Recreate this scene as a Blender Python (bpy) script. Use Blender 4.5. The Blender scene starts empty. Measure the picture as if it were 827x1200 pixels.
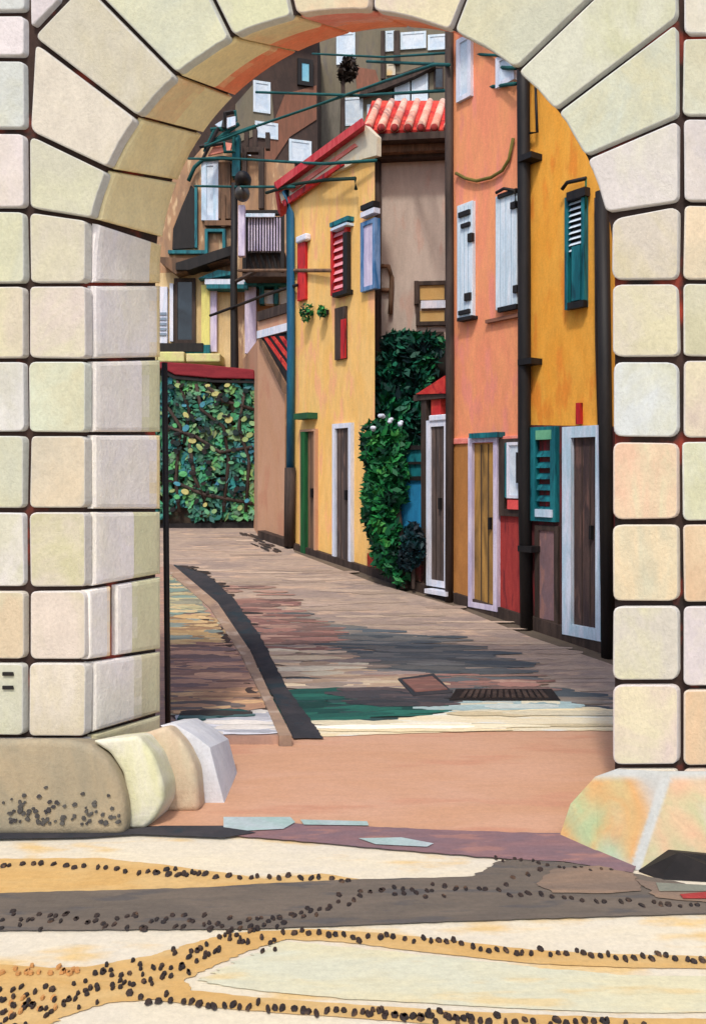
import bpy, bmesh, math, random
from mathutils import Vector, Matrix
from mathutils import noise as mnoise
random.seed(11)
S = bpy.context.scene
COL = S.collection
F, CX, HZ, EYE = 998.0, 413.5, 555.0, 1.6

# ------------------------------------------------------------------ helpers
def lin(c):
    if isinstance(c, str):
        c = tuple(int(c[i:i+2], 16) for i in (0, 2, 4))
    return tuple(((x/255)/12.92 if x/255 <= .04045 else ((x/255+.055)/1.055)**2.4) for x in c)
def P(u, v, d): return Vector(((u-CX)*d/F, d, EYE-(v-HZ)*d/F))
def gz(d):                                   # the street is level to 6.8 m, climbs to 13.6 m, then level again
    return 0.0 if d <= 6.8 else min(d-6.8, 6.8)*.128
def gd(u, v, h=0.0):                                # depth of the ground under a line of sight
    lo, hi = 1.0, 200.0
    for _ in range(60):
        m = (lo+hi)/2
        if HZ + (EYE-gz(m)-h)*F/m > v: lo = m
        else: hi = m
    return lo
def G(u, v, h=0.0):
    d = gd(u, v, h if h > .03 else 0); p = P(u, v, d); p.z = gz(d)+h; return p

class Wall:
    """vertical plane; s runs along it, z up, offset goes towards the street"""
    def __init__(s, A, B):
        s.A = Vector(A); s.t = (Vector(B)-s.A).normalized()
        n = Vector((s.t.y, -s.t.x))
        if n.dot(-s.A) < 0: n = -n
        s.n = n
    def sz(s, u, v, off=0.0):
        r = Vector(((u-CX)/F, 1.0)); A = s.A + s.n*off
        # A + k t = d r
        det = s.t.x*(-r.y) + r.x*s.t.y
        k = (-A.x*(-r.y) - r.x*A.y)/det if abs(det) > 1e-9 else 0
        p = A + s.t*k; d = p.y
        return k, EYE-(v-HZ)*d/F
    def p3(s, k, z, off=0.0):
        q = s.A + s.t*k + s.n*off
        return Vector((q.x, q.y, z))
    def depth(s, u): return (s.A + s.t*s.sz(u, HZ)[0]).y

MATS = {}
def mat(name, c1, c2=None, c3=None, scale=2.0, st=(1, 1, 1), rough=.85, bump=.25, streak=.16, metal=0, sscale=9.0, attr=False, spec=.3, grain=.13):
    if name in MATS: return MATS[name]
    c2 = c2 or c1
    m = bpy.data.materials.new(name); m.use_nodes = True; nt = m.node_tree; N = nt.nodes; L = nt.links
    b = N['Principled BSDF']; b.inputs['Roughness'].default_value = rough; b.inputs['Metallic'].default_value = metal
    b.inputs['Specular IOR Level'].default_value = spec
    tc = N.new('ShaderNodeTexCoord'); mp = N.new('ShaderNodeMapping'); mp.inputs['Scale'].default_value = st
    L.new(tc.outputs['Object'], mp.inputs['Vector'])
    n1 = N.new('ShaderNodeTexNoise'); n1.inputs['Scale'].default_value = scale; n1.inputs['Detail'].default_value = 5; n1.inputs['Roughness'].default_value = .62; n1.inputs['Distortion'].default_value = .6
    L.new(mp.outputs[0], n1.inputs['Vector'])
    r1 = N.new('ShaderNodeValToRGB'); r1.color_ramp.elements[0].position = .40; r1.color_ramp.elements[1].position = .60
    L.new(n1.outputs['Fac'], r1.inputs['Fac'])
    mx = N.new('ShaderNodeMix'); mx.data_type = 'RGBA'
    L.new(r1.outputs['Color'], mx.inputs['Factor'])
    if attr:
        a1 = N.new('ShaderNodeAttribute'); a1.attribute_name = 'tint_a'; a2 = N.new('ShaderNodeAttribute'); a2.attribute_name = 'tint_b'
        L.new(a1.outputs['Color'], mx.inputs['A']); L.new(a2.outputs['Color'], mx.inputs['B'])
    else:
        mx.inputs['A'].default_value = lin(c1)+(1,); mx.inputs['B'].default_value = lin(c2)+(1,)
    out = mx.outputs['Result']
    if c3:
        n3 = N.new('ShaderNodeTexNoise'); n3.inputs['Scale'].default_value = scale*1.9; n3.inputs['Detail'].default_value = 4
        mp3 = N.new('ShaderNodeMapping'); mp3.inputs['Location'].default_value = (7, 3, 5); mp3.inputs['Scale'].default_value = st
        L.new(tc.outputs['Object'], mp3.inputs['Vector']); L.new(mp3.outputs[0], n3.inputs['Vector'])
        r3 = N.new('ShaderNodeValToRGB'); r3.color_ramp.elements[0].position = .56; r3.color_ramp.elements[1].position = .66
        L.new(n3.outputs['Fac'], r3.inputs['Fac'])
        m3 = N.new('ShaderNodeMix'); m3.data_type = 'RGBA'; L.new(r3.outputs['Color'], m3.inputs['Factor']); L.new(out, m3.inputs['A'])
        m3.inputs['B'].default_value = lin(c3)+(1,); out = m3.outputs['Result']
    # brush streaks / weather streaks
    n2 = N.new('ShaderNodeTexNoise'); n2.inputs['Scale'].default_value = sscale; n2.inputs['Detail'].default_value = 7; n2.inputs['Roughness'].default_value = .7
    L.new(mp.outputs[0], n2.inputs['Vector'])
    mr = N.new('ShaderNodeMapRange'); mr.inputs['From Min'].default_value = .25; mr.inputs['From Max'].default_value = .75
    mr.inputs['To Min'].default_value = 1-streak; mr.inputs['To Max'].default_value = 1+streak
    L.new(n2.outputs['Fac'], mr.inputs['Value'])
    n4 = N.new('ShaderNodeTexNoise'); n4.inputs['Scale'].default_value = 55; n4.inputs['Detail'].default_value = 6; n4.inputs['Roughness'].default_value = .75
    L.new(tc.outputs['Object'], n4.inputs['Vector'])
    mr4 = N.new('ShaderNodeMapRange'); mr4.inputs['From Min'].default_value = .3; mr4.inputs['From Max'].default_value = .62
    mr4.inputs['To Min'].default_value = 1-grain; mr4.inputs['To Max'].default_value = 1.03; L.new(n4.outputs['Fac'], mr4.inputs['Value'])
    mm = N.new('ShaderNodeMath'); mm.operation = 'MULTIPLY'; L.new(mr.outputs[0], mm.inputs[0]); L.new(mr4.outputs[0], mm.inputs[1])
    hadd = N.new('ShaderNodeMath'); hadd.operation = 'MULTIPLY_ADD'; L.new(n4.outputs['Fac'], hadd.inputs[0]); hadd.inputs[1].default_value = .55; L.new(n2.outputs['Fac'], hadd.inputs[2])
    hs = N.new('ShaderNodeVectorMath'); hs.operation = 'SCALE'
    L.new(out, hs.inputs[0]); L.new(mm.outputs[0], hs.inputs['Scale'])
    L.new(hs.outputs[0], b.inputs['Base Color'])
    if bump:
        bp = N.new('ShaderNodeBump'); bp.inputs['Strength'].default_value = bump; bp.inputs['Distance'].default_value = .012
        L.new(hadd.outputs[0], bp.inputs['Height']); L.new(bp.outputs[0], b.inputs['Normal'])
    MATS[name] = m; return m

VS = (5.0, 5.0, .8)      # vertical brushing
HS = (1.0, 5.0, 5.0)     # strokes running across the street
def wallmat(name, c1, c2, c3=None, **k):
    a = dict(scale=1.1, st=(3.2, 3.2, .9), sscale=5, streak=.12, bump=.3); a.update(k)
    return mat(name, c1, c2, c3, **a)

M = dict(
 stone=mat('stone', 'ffffff', attr=True, scale=1.5, st=(1.6, 1.6, 1.0), sscale=7, streak=.10, bump=.6, rough=.92, grain=.13),
 mortar=mat('mortar', (40, 32, 30), (62, 44, 38), (160, 62, 46), scale=1.3, bump=.5, sscale=20),
 black=mat('black_iron', (22, 20, 22), (34, 30, 30), bump=.15, rough=.6, st=VS),
 dark=mat('dark_timber', (52, 42, 38), (74, 60, 54), st=VS, rough=.75),
 brown=mat('brown_timber', (96, 76, 62), (128, 98, 76), st=VS),
 teal=mat('teal_paint', (12, 88, 100), (30, 120, 130), (10, 60, 74), st=VS, rough=.5, sscale=6),
 tealcable=mat('teal_cable', (18, 74, 74), (28, 92, 92), bump=0),
 blue=mat('blue_paint', (40, 100, 150), (120, 150, 190), st=VS, rough=.5),
 skyblue=mat('pale_blue_paint', (180, 208, 228), (214, 222, 240), st=VS, rough=.5),
 white=mat('white_paint', (226, 226, 238), (204, 214, 232), st=VS, rough=.5),
 shutterwhite=mat('bluish_white_shutter', (196, 216, 230), (220, 230, 240), st=VS, rough=.5),
 lav=mat('lavender_paint', (186, 176, 206), (216, 206, 226), st=VS),
 pink=mat('pink_plaster', (222, 120, 110), (236, 150, 136), st=HS),
 red=mat('red_paint', (178, 30, 38), (206, 48, 44), (110, 24, 30), st=VS, rough=.5),
 darkred=mat('dark_red_plaster', (150, 52, 52), (166, 60, 56), (120, 44, 48), st=VS),
 tile=mat('red_roof_tile', (190, 44, 46), (214, 78, 62), (150, 30, 40), scale=4),
 cream=mat('cream_plaster', (236, 206, 150), (240, 190, 150), (238, 222, 206), st=VS),
 ochre=mat('ochre_paint', (196, 150, 72), (178, 134, 64), st=VS),
 yellow=wallmat('yellow_plaster', (240, 190, 110), (242, 198, 126), (242, 180, 130)),
 salmon=wallmat('salmon_plaster', (236, 148, 112), (238, 158, 112), (234, 146, 124)),
 orange=wallmat('orange_ochre_plaster', (234, 162, 60), (236, 170, 70), (230, 144, 54)),
 peach=wallmat('peach_plaster', (240, 162, 114), (240, 172, 134), (234, 154, 104)),
 taupe=wallmat('taupe_plaster', (186, 172, 162), (194, 180, 170), (190, 164, 152)),
 tan=wallmat('tan_plaster', (176, 138, 106), (154, 124, 100), (206, 176, 140), scale=2),
 umber=wallmat('umber_plaster', (124, 104, 86), (140, 110, 90), (152, 108, 88), scale=.5),
 olive=wallmat('olive_grey_plaster', (116, 110, 94), (126, 116, 98), (110, 104, 96), scale=.6),
 pane=mat('dark_glass', (22, 30, 40), (40, 54, 66), rough=.15, bump=0, spec=.5),
 panewhite=mat('pale_blind', (190, 208, 226), (216, 226, 236), rough=.4, bump=0),
 ochrewall=wallmat('brown_ochre_plaster', (186, 128, 70), (166, 112, 62)),
 leaf=mat('leaf', 'ffffff', attr=True, scale=9, bump=0, rough=.6, streak=.2),
 copingred=mat('wine_red_coping', (140, 44, 52), (124, 36, 46), scale=3, st=HS),
 pebble=mat('dark_pebble', (56, 44, 40), (40, 36, 38), (92, 70, 54), scale=14, rough=.6),
 doorgrey=mat('grey_door_wood', (92, 80, 76), (70, 62, 62), (110, 90, 82), st=VS),
 doorbrown=mat('brown_door_wood', (84, 66, 62), (64, 52, 54), (104, 78, 72), st=VS),
 dooramber=mat('amber_door_wood', (176, 134, 72), (96, 76, 50), scale=1.3, st=(3, 3, .7)),
 plum=mat('plum_panel', (176, 128, 150), (180, 60, 74), scale=2, st=(3, 3, 1)),
)

def own_loc(o):
    v = Vector((0, 0, 0))
    while o: v = v + o.location; o = o.parent
    return v
def link(name, bm, m, parent=None, smooth=False, loc=None):
    me = bpy.data.meshes.new(name)
    org = own_loc(parent) if parent else (Vector(loc) if loc else Vector((0, 0, 0)))
    bmesh.ops.recalc_face_normals(bm, faces=bm.faces[:])
    if org.length: bmesh.ops.translate(bm, verts=bm.verts[:], vec=-org)
    bm.to_mesh(me); bm.free()
    o = bpy.data.objects.new(name, me); COL.objects.link(o)
    if parent: o.parent = parent
    else: o.location = org
    me.materials.append(M[m] if isinstance(m, str) else m)
    if smooth:
        for p in me.polygons: p.use_smooth = True
    return o
def link_nr(name, bm, m, parent=None, loc=None):
    me = bpy.data.meshes.new(name); org = own_loc(parent) if parent else Vector(loc or (0, 0, 0))
    bmesh.ops.translate(bm, verts=bm.verts[:], vec=-org); bm.to_mesh(me); bm.free()
    o = bpy.data.objects.new(name, me); COL.objects.link(o); me.materials.append(M[m])
    if parent: o.parent = parent
    else: o.location = org
    return o
def tag(o, label=None, cat=None, group=None, kind=None):
    if label: o['label'] = label
    if cat: o['category'] = cat
    if group: o['group'] = group
    if kind: o['kind'] = kind
    return o
def thing(name, loc, label, cat, group=None):
    o = bpy.data.objects.new(name, None); COL.objects.link(o); o.location = loc; o.empty_display_size = .2
    return tag(o, label, cat, group)
BM = bmesh.new

def prism(bm, front, vec, bevel=0, seg=2):
    """closed solid from a polygon (3-D points) pushed along vec"""
    a = [bm.verts.new(p) for p in front]; b = [bm.verts.new(Vector(p)+Vector(vec)) for p in front]
    fs = [bm.faces.new(a), bm.faces.new(list(reversed(b)))]
    n = len(a)
    for i in range(n): fs.append(bm.faces.new((a[i], b[i], b[(i+1) % n], a[(i+1) % n])))
    if bevel:
        bmesh.ops.recalc_face_normals(bm, faces=fs)
        es = list({e for f in fs for e in f.edges})
        bmesh.ops.bevel(bm, geom=es, offset=bevel, segments=seg, profile=.5, affect='EDGES', clamp_overlap=True)
    return bm
def rect_sz(W, r, off):
    u0, v0, u1, v1 = r
    um = (u0+u1)/2
    k0, _ = W.sz(u0, v0, off); k1, _ = W.sz(u1, v0, off)
    _, zt = W.sz(um, v0, off); _, zb = W.sz(um, v1, off)
    if k0 > k1: k0, k1 = k1, k0
    return k0, k1, zb, zt
def wbox(bm, W, r, o0, o1, bevel=0):
    """box on a wall from a pixel rectangle; o1 is the outer face"""
    k0, k1, zb, zt = rect_sz(W, r, o1)
    return kbox(bm, W, k0, k1, zb, zt, o0, o1, bevel)
def kbox(bm, W, k0, k1, zb, zt, o0, o1, bevel=0):
    pts = [W.p3(k0, zb, o1), W.p3(k1, zb, o1), W.p3(k1, zt, o1), W.p3(k0, zt, o1)]
    return prism(bm, pts, Vector((W.n.x, W.n.y, 0))*(o0-o1), bevel)
def wpoly(bm, W, pix, o0, o1, bevel=0, back=None):
    pts = []
    for u, v in pix:
        k, z = W.sz(u, v, o1); pts.append(W.p3(k, z, o1))
    vec = Vector(back) if back else Vector((W.n.x, W.n.y, 0))*(o0-o1)
    return prism(bm, pts, vec, bevel)
def wring(bm, W, r, fw, o0, o1, bevel=0):
    """rectangular frame of four bars"""
    k0, k1, zb, zt = rect_sz(W, r, o1)
    fw = min(fw, (k1-k0)*.3)
    kbox(bm, W, k0, k0+fw, zb, zt, o0, o1, bevel); kbox(bm, W, k1-fw, k1, zb, zt, o0, o1, bevel)
    kbox(bm, W, k0+fw, k1-fw, zb, zb+fw, o0, o1-.002, bevel); kbox(bm, W, k0+fw, k1-fw, zt-fw, zt, o0, o1-.002, bevel)
def tube(bm, pts, r, seg=8):
    pts = [Vector(p) for p in pts]; rings = []
    for i, p in enumerate(pts):
        d = (pts[min(i+1, len(pts)-1)]-pts[max(i-1, 0)]).normalized()
        x = d.orthogonal().normalized() if abs(d.z) < .99 else Vector((1, 0, 0)); 
        if abs(d.z) < .99: x = d.cross(Vector((0, 0, 1))).normalized()
        y = d.cross(x).normalized()
        rr = r[i] if isinstance(r, (list, tuple)) else r
        rings.append([bm.verts.new(p + x*math.cos(a)*rr + y*math.sin(a)*rr) for a in [2*math.pi*j/seg for j in range(seg)]])
    for a, b in zip(rings, rings[1:]):
        for j in range(seg): bm.faces.new((a[j], a[(j+1) % seg], b[(j+1) % seg], b[j]))
    bm.faces.new(rings[0]); bm.faces.new(list(reversed(rings[-1])))
    return bm
def ell(bm, c, r, seg=12, rings=8):
    g = bmesh.ops.create_uvsphere(bm, u_segments=seg, v_segments=rings, radius=1)
    for v in g['verts']: v.co = Vector((v.co.x*r[0], v.co.y*r[1], v.co.z*r[2])) + Vector(c)
    return g['verts']
def tints(o, fa, fb=None):
    me = o.data
    for nm, f in (('tint_a', fa), ('tint_b', fb or fa)):
        at = me.attributes.new(nm, 'FLOAT_COLOR', 'FACE')
        for p in me.polygons: at.data[p.index].color = tuple(f(p)) + (1,)

# ------------------------------------------------------------------ ground
def sheet(name, pix, h, m, bevelkind='structure', sub=True, parent=None, thick=0, rag=0, step=12):
    """sheet on the ground from a pixel outline; follows the slope of the street"""
    bm = BM(); pts = []
    n = len(pix)
    for i in range(n):
        a, b = pix[i], pix[(i+1) % n]
        st = max(1, int(math.hypot(b[0]-a[0], b[1]-a[1])//(2.2 if rag else step))) if sub else 1
        for j in range(st):
            t = j/st; u, v = a[0]+(b[0]-a[0])*t, a[1]+(b[1]-a[1])*t
            if rag: u += rag*mnoise.noise(Vector((v*.45, len(pts)*.02, h*900)))*1.6+random.uniform(-.12, .12)*rag; v += .8*mnoise.noise(Vector((u*.06, v*.1, 3)))
            pts.append(G(u, v, h))
    f = bm.faces.new([bm.verts.new(p) for p in pts])
    bmesh.ops.triangulate(bm, faces=[f])
    # cut at the slope breaks
    for y in [6.8+i*.85 for i in range(9)]:
        bmesh.ops.bisect_plane(bm, geom=bm.verts[:]+bm.edges[:]+bm.faces[:], plane_co=(0, y, 0), plane_no=(0, 1, 0))
    for v in bm.verts: v.co.z = gz(v.co.y)+h
    if thick:
        g = bmesh.ops.extrude_face_region(bm, geom=bm.faces[:])
        bmesh.ops.translate(bm, verts=[x for x in g['geom'] if isinstance(x, bmesh.types.BMVert)], vec=(0, 0, -thick))
    o = link(name, bm, m, parent)
    if bevelkind and not parent: o['kind'] = bevelkind
    return o

MG = dict(
 soil=mat('earth', (92, 82, 72), (110, 96, 82), scale=.6),
 cream=mat('cream_paving', (214, 204, 180), (208, 200, 182), (212, 184, 132), scale=1.1, st=(1, 3, 1), sscale=9, streak=.07, bump=.25),
 ochre=mat('ochre_paving', (196, 158, 98), (200, 168, 114), scale=2, st=(1, 3, 1), streak=.08),
 grey=mat('painted_shadow_band', (98, 90, 82), (108, 98, 88), (88, 84, 82), scale=2, st=(1, 5, 1), streak=.12),  # shade of the foreground shadow, put into the colour
 greyb=mat('brownish_stone', (138, 116, 98), (120, 104, 92), scale=2, st=(1, 4, 1)),
 road=mat('worn_street', (172, 152, 136), (148, 132, 124), (186, 160, 140), scale=1.3, st=(1.1, 2.6, 1), sscale=9, streak=.22, bump=.5),
 peach=mat('peach_paving', (190, 146, 116), (194, 152, 126), (188, 138, 112), scale=1.0, st=(.7, 3, 1), sscale=8, streak=.06, bump=.2),
 strip=mat('pale_threshold_stone', (226, 216, 188), (222, 206, 168), (220, 222, 214), scale=1.6, st=(.8, 4, 1), streak=.08),
 plum=mat('plum_stone', (132, 102, 104), (120, 98, 104), (150, 112, 106), scale=2.2, st=(1, 4, 1)),
 aqua=mat('pale_aqua_stone', (152, 176, 172), (170, 182, 186), scale=3),
 slate=mat('slate_teal_patch', (60, 72, 74), (72, 78, 76), (50, 60, 66), scale=1.5, st=(1, 5, 1), streak=.2),
 slate2=mat('pale_slate_patch', (104, 102, 98), (92, 96, 94), (120, 110, 100), scale=1.5, st=(1, 4, 1), streak=.2),
 green=mat('dark_green_slab', (20, 70, 62), (34, 92, 78), scale=2, st=(1, 5, 1), streak=.2),
 brick=mat('brick_red_patch', (134, 92, 84), (112, 84, 78), (150, 112, 98), scale=1.6, st=(1, 5, 1), streak=.2),
 umber=mat('umber_patch', (64, 52, 48), (76, 60, 54), scale=2, st=(1, 5, 1), streak=.2),
 kerb=mat('charcoal_grey_strip', (46, 48, 54), (60, 58, 62), (38, 52, 60), scale=3, streak=.2),
 kerbtop=mat('kerb_top', (164, 138, 116), (140, 118, 104), (176, 156, 140), scale=3, streak=.2),
 sl1=mat('slab_ochre', (190, 158, 112), (176, 150, 116), (164, 168, 150), scale=2, st=(1, 4, 1), streak=.2),
 sl2=mat('slab_rose', (176, 140, 122), (150, 124, 114), (178, 140, 118), scale=2, st=(1, 4, 1), streak=.22),
 sl3=mat('slab_olive', (150, 148, 128), (122, 124, 112), (188, 170, 130), scale=2, st=(1, 4, 1), streak=.2),
 pale=mat('pale_slab', (196, 196, 200), (176, 176, 184), (206, 204, 200), scale=2, st=(1, 5, 1), streak=.12),
)
M.update(MG)
M['worn_patch'] = mat('worn_patch', 'ffffff', attr=True, scale=4, st=(1, 4, 1), sscale=12, streak=.25, bump=.4)

bm = BM()
ys = [-60, -5, 2, 6.8]+[6.8+.85*i for i in range(1, 9)]+[20, 60, 400]
rows = [[bm.verts.new((x, y, gz(y)-.03)) for x in (-300, -20, -4, 0, 4, 20, 300)] for y in ys]
for a, b in zip(rows, rows[1:]):
    for i in range(6): bm.faces.new((a[i], a[i+1], b[i+1], b[i]))
tag(link('ground', bm, 'soil'), kind='structure')

# square in front of the arch
bm = BM()
for (x0, x1, y0, y1) in [(-6, 6, -3, 3.83)]:
    bm.faces.new([bm.verts.new(p) for p in ((x0, y0, -.012), (x1, y0, -.012), (x1, y1, -.012), (x0, y1, -.012))])
tag(link('square_paving', bm, 'cream'), kind='structure')
h1, h2, h3 = -.008, -.004, 0.0
sheet('ochre_paving', [(-420, 1006), (0, 1004), (120, 1003), (200, 1012), (310, 1027), (380, 1021), (430, 1029), (310, 1038), (200, 1046), (0, 1050), (-420, 1050)], h1, 'ochre', rag=4)
sheet('ochre_paving', [(-420, 1130), (0, 1127), (60, 1131), (101, 1130), (178, 1117), (254, 1094), (285, 1089), (370, 1086), (440, 1090), (520, 1098), (620, 1110), (720, 1115), (830, 1118), (1280, 1120), (1280, 1132), (830, 1132), (740, 1131), (620, 1126), (500, 1113), (400, 1101), (335, 1098), (290, 1112), (254, 1127), (215, 1146), (225, 1157), (305, 1166), (420, 1174), (508, 1180), (640, 1186), (740, 1190), (1280, 1192), (1280, 1225), (700, 1212), (420, 1190), (254, 1178), (180, 1168), (125, 1172), (76, 1188), (50, 1202), (20, 1225), (-420, 1240)], h1, 'ochre', rag=4)
sheet('painted_shadow_band', [(-420, 1046), (0, 1045), (160, 1041), (250, 1038), (310, 1034), (420, 1029), (554, 1026), (584, 1008), (600, 1006), (660, 1009), (740, 1022), (830, 1040), (900, 1044), (1280, 1066), (830, 1069), (661, 1074), (508, 1079), (407, 1083), (300, 1087), (150, 1088), (0, 1089), (-420, 1090)], h2, 'grey', rag=4)  # grey sheet painted where a shadow crosses the paving
sheet('brown_stone_slab', [(628, 1036), (648, 1018), (700, 1014), (742, 1024), (752, 1044), (700, 1047), (648, 1046)], h3, 'greyb', rag=4)
sheet('brown_stone_slab', [(744, 1030), (830, 1044), (880, 1056), (880, 1062), (770, 1052)], h3, 'greyb', rag=4)
sheet('pale_edging_stone', [(768, 1035), (830, 1038), (832, 1045), (772, 1045)], h3+.003, 'sl3')
sheet('red_edging_stone', [(796, 1049), (850, 1044), (850, 1054), (800, 1054)], h3+.004, 'darkred')
# pale wash of greenish stone in the lower right
sheet('pale_paving', [(230, 1146), (330, 1100), (400, 1106), (520, 1118), (640, 1132), (740, 1140), (900, 1142), (900, 1182), (740, 1184), (600, 1178), (420, 1168), (300, 1158)], h1, mat('greenish_cream_paving', (204, 198, 166), (198, 198, 176), (208, 190, 146), scale=1.4, st=(1, 4, 1), sscale=8, streak=.08), rag=8)

# pebble lines laid into the paving
bm = BM()
def peb(u, v, s=1.0):
    if u < -400 or u > 1230: return
    p = G(u, v); d = p.y
    s *= .82; w = random.uniform(3.2, 5.4)*s*d/F; l = random.uniform(5.0, 8.5)*s*d/F
    a = random.uniform(-.5, .5); nn = random.choice((5, 6, 7, 8)); ph = random.random()*6
    ring = []; top = []
    for i in range(nn):
        t = ph+2*math.pi*i/nn; q = random.uniform(.8, 1.1)
        x = math.cos(t)*w*q; y = math.sin(t)*l*q
        x, y = x*math.cos(a)-y*math.sin(a), x*math.sin(a)+y*math.cos(a)
        ring.append(bm.verts.new((p.x+x, p.y+y, -.006))); top.append(bm.verts.new((p.x+x*.8, p.y+y*.8, .0015)))
    bm.faces.new(top)
    for i in range(nn): bm.faces.new((ring[i], ring[(i+1) % nn], top[(i+1) % nn], top[i]))
def pline(pts, step, jit=2.0, width=0, dens=1, s=1.0):
    for a, b in zip(pts, pts[1:]):
        L_ = math.hypot(b[0]-a[0], b[1]-a[1]); n = max(1, int(L_/step))
        for i in range(n):
            for k in range(dens):
                t = (i+random.random()*.6)/n
                peb(a[0]+(b[0]-a[0])*t, a[1]+(b[1]-a[1])*t + random.uniform(-jit, jit) + random.uniform(-.5, .5)*width, s)
pline([(-380, 1012), (10, 1012), (60, 1012), (108, 1015), (170, 1021), (240, 1024), (300, 1026), (370, 1026), (420, 1032)], 10.5, 2)
pline([(180, 1019), (240, 1023)], 9, 4)
pline([(-380, 1075), (0, 1076), (120, 1078), (200, 1079), (300, 1081), (340, 1078), (380, 1062), (420, 1052), (480, 1044), (530, 1040)], 10.5, 4, 16, 2, .95)
pline([(530, 1043), (590, 1040), (600, 1028), (640, 1014)], 12, 3)
pline([(596, 1048), (640, 1050), (680, 1053), (720, 1055), (760, 1058), (827, 1061), (1200, 1063)], 11, 3)
pline([(575, 1005), (620, 1009), (660, 1016), (720, 1020)], 10, 2, 0, 1, .7)
pline([(0, 1180), (60, 1170), (100, 1158), (150, 1140), (200, 1126), (250, 1108), (290, 1096), (330, 1090)], 10.5, 6, 34, 4, .8)
pline([(-380, 1195), (0, 1190), (40, 1188)], 12, 6, 30, 3, .9)
pline([(330, 1090), (420, 1096), (500, 1102), (560, 1108), (620, 1114), (700, 1118), (760, 1121), (1200, 1124)], 10, 3, 6, 1)
pline([(150, 1166), (200, 1170), (260, 1175), (330, 1180), (410, 1184), (480, 1190), (560, 1194), (640, 1197), (760, 1199)], 9.5, 4, 8, 1, 1.15)
pline([(430, 1186), (500, 1188), (560, 1194)], 14, 3, 10, 2)
tag(link('pebble_paving', bm, 'pebble'), 'dark pebbles laid in wavy lines across the cream paving', 'pebbles', kind='stuff')
bm = BM()
for i in range(26): 
    u = random.uniform(2, 100) if i < 16 else random.uniform(4, 70); peb(u, random.uniform(1128, 1140) if i < 16 else random.uniform(1160, 1190), .9)
tag(link('ochre_pebble_paving', bm, mat('ochre_pebble', (190, 138, 82), (176, 124, 74), rough=.7)), 'ochre brown pebbles in the paving at the lower left corner', 'pebbles', kind='stuff')

# under the arch and up the street
sheet('plum_stone_strip', [(262, 966), (300, 962), (520, 972), (655, 976), (700, 992), (745, 1014), (742, 1022), (660, 1009), (600, 1006), (560, 1003), (440, 993), (340, 984), (262, 978)], h1+.006, 'plum', rag=4)
sheet('aqua_edging_stone', [(262, 958), (340, 958), (346, 964), (332, 972), (290, 974), (262, 970)], h3+.003, 'aqua')
sheet('aqua_edging_stone', [(420, 983), (470, 982), (508, 989), (500, 993), (440, 990)], h3+.003, 'aqua')
sheet('aqua_edging_stone', [(352, 961), (430, 963), (432, 968), (356, 967)], h3+.003, 'aqua')
sheet('threshold_paving', [(60, 966), (262, 966), (520, 975), (640, 977), (700, 982), (900, 990), (900, 850), (725, 850), (560, 852), (360, 862), (255, 868), (60, 868)], h1, 'peach')
sheet('pale_threshold_stone', [(362, 863), (350, 854), (390, 846), (480, 840), (540, 832), (600, 826), (700, 828), (722, 834), (722, 855), (560, 856), (440, 860)], h2, 'strip', rag=4)
bmk = [(150, 606), (205, 604), (330, 604), (334, 618), (345, 646), (440, 682), (530, 708), (620, 744), (712, 775), (900, 860), (900, 864), (150, 872)]
sheet('street', bmk, -.014, 'road')
# sidewalk with its kerb
sheet('sidewalk', [(60, 862), (60, 700), (190, 664), (200, 664), (250, 706), (290, 764), (312, 812), (338, 862)], .045, 'sl2', thick=.13)
sheet('sidewalk_slab', [(196, 672), (204, 676), (236, 704), (240, 716), (196, 722)], .049, 'sl3', rag=7)
sheet('sidewalk_slab', [(196, 725), (244, 720), (262, 738), (270, 752), (196, 756)], .049, 'sl1', rag=7)
sheet('sidewalk_slab', [(196, 772), (282, 768), (298, 800), (196, 808)], .049, 'sl2', rag=7)
sheet('sidewalk_slab', [(196, 812), (300, 806), (310, 828), (196, 838)], .049, 'sl1', rag=7)
sheet('sidewalk_slab', [(205, 842), (318, 833), (328, 856), (215, 860)], .049, 'pale', rag=7)
sheet('sidewalk_slab', [(212, 836), (262, 834), (258, 841), (222, 842)], .051, 'green', rag=7)
sheet('sidewalk_joint', [(196, 838), (312, 828), (318, 833), (205, 842)], .050, 'umber', rag=7)
sheet('sidewalk_joint', [(236, 724), (244, 724), (266, 744), (276, 756), (268, 758), (258, 744)], .051, 'umber', rag=7)
sheet('sidewalk_joint', [(286, 800), (292, 800), (308, 830), (300, 832)], .051, 'umber', rag=7)
sheet('kerb', [(193, 660), (203, 662), (255, 706), (293, 762), (316, 812), (342, 862), (327, 862), (306, 814), (282, 766), (246, 712), (200, 672)], .056, 'kerbtop', thick=.13)
sheet('gutter', [(205, 662), (244, 674), (276, 704), (308, 750), (336, 806), (380, 866), (344, 866), (318, 814), (293, 764), (255, 708), (203, 666)], .004, 'kerb', rag=1.5)

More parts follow.
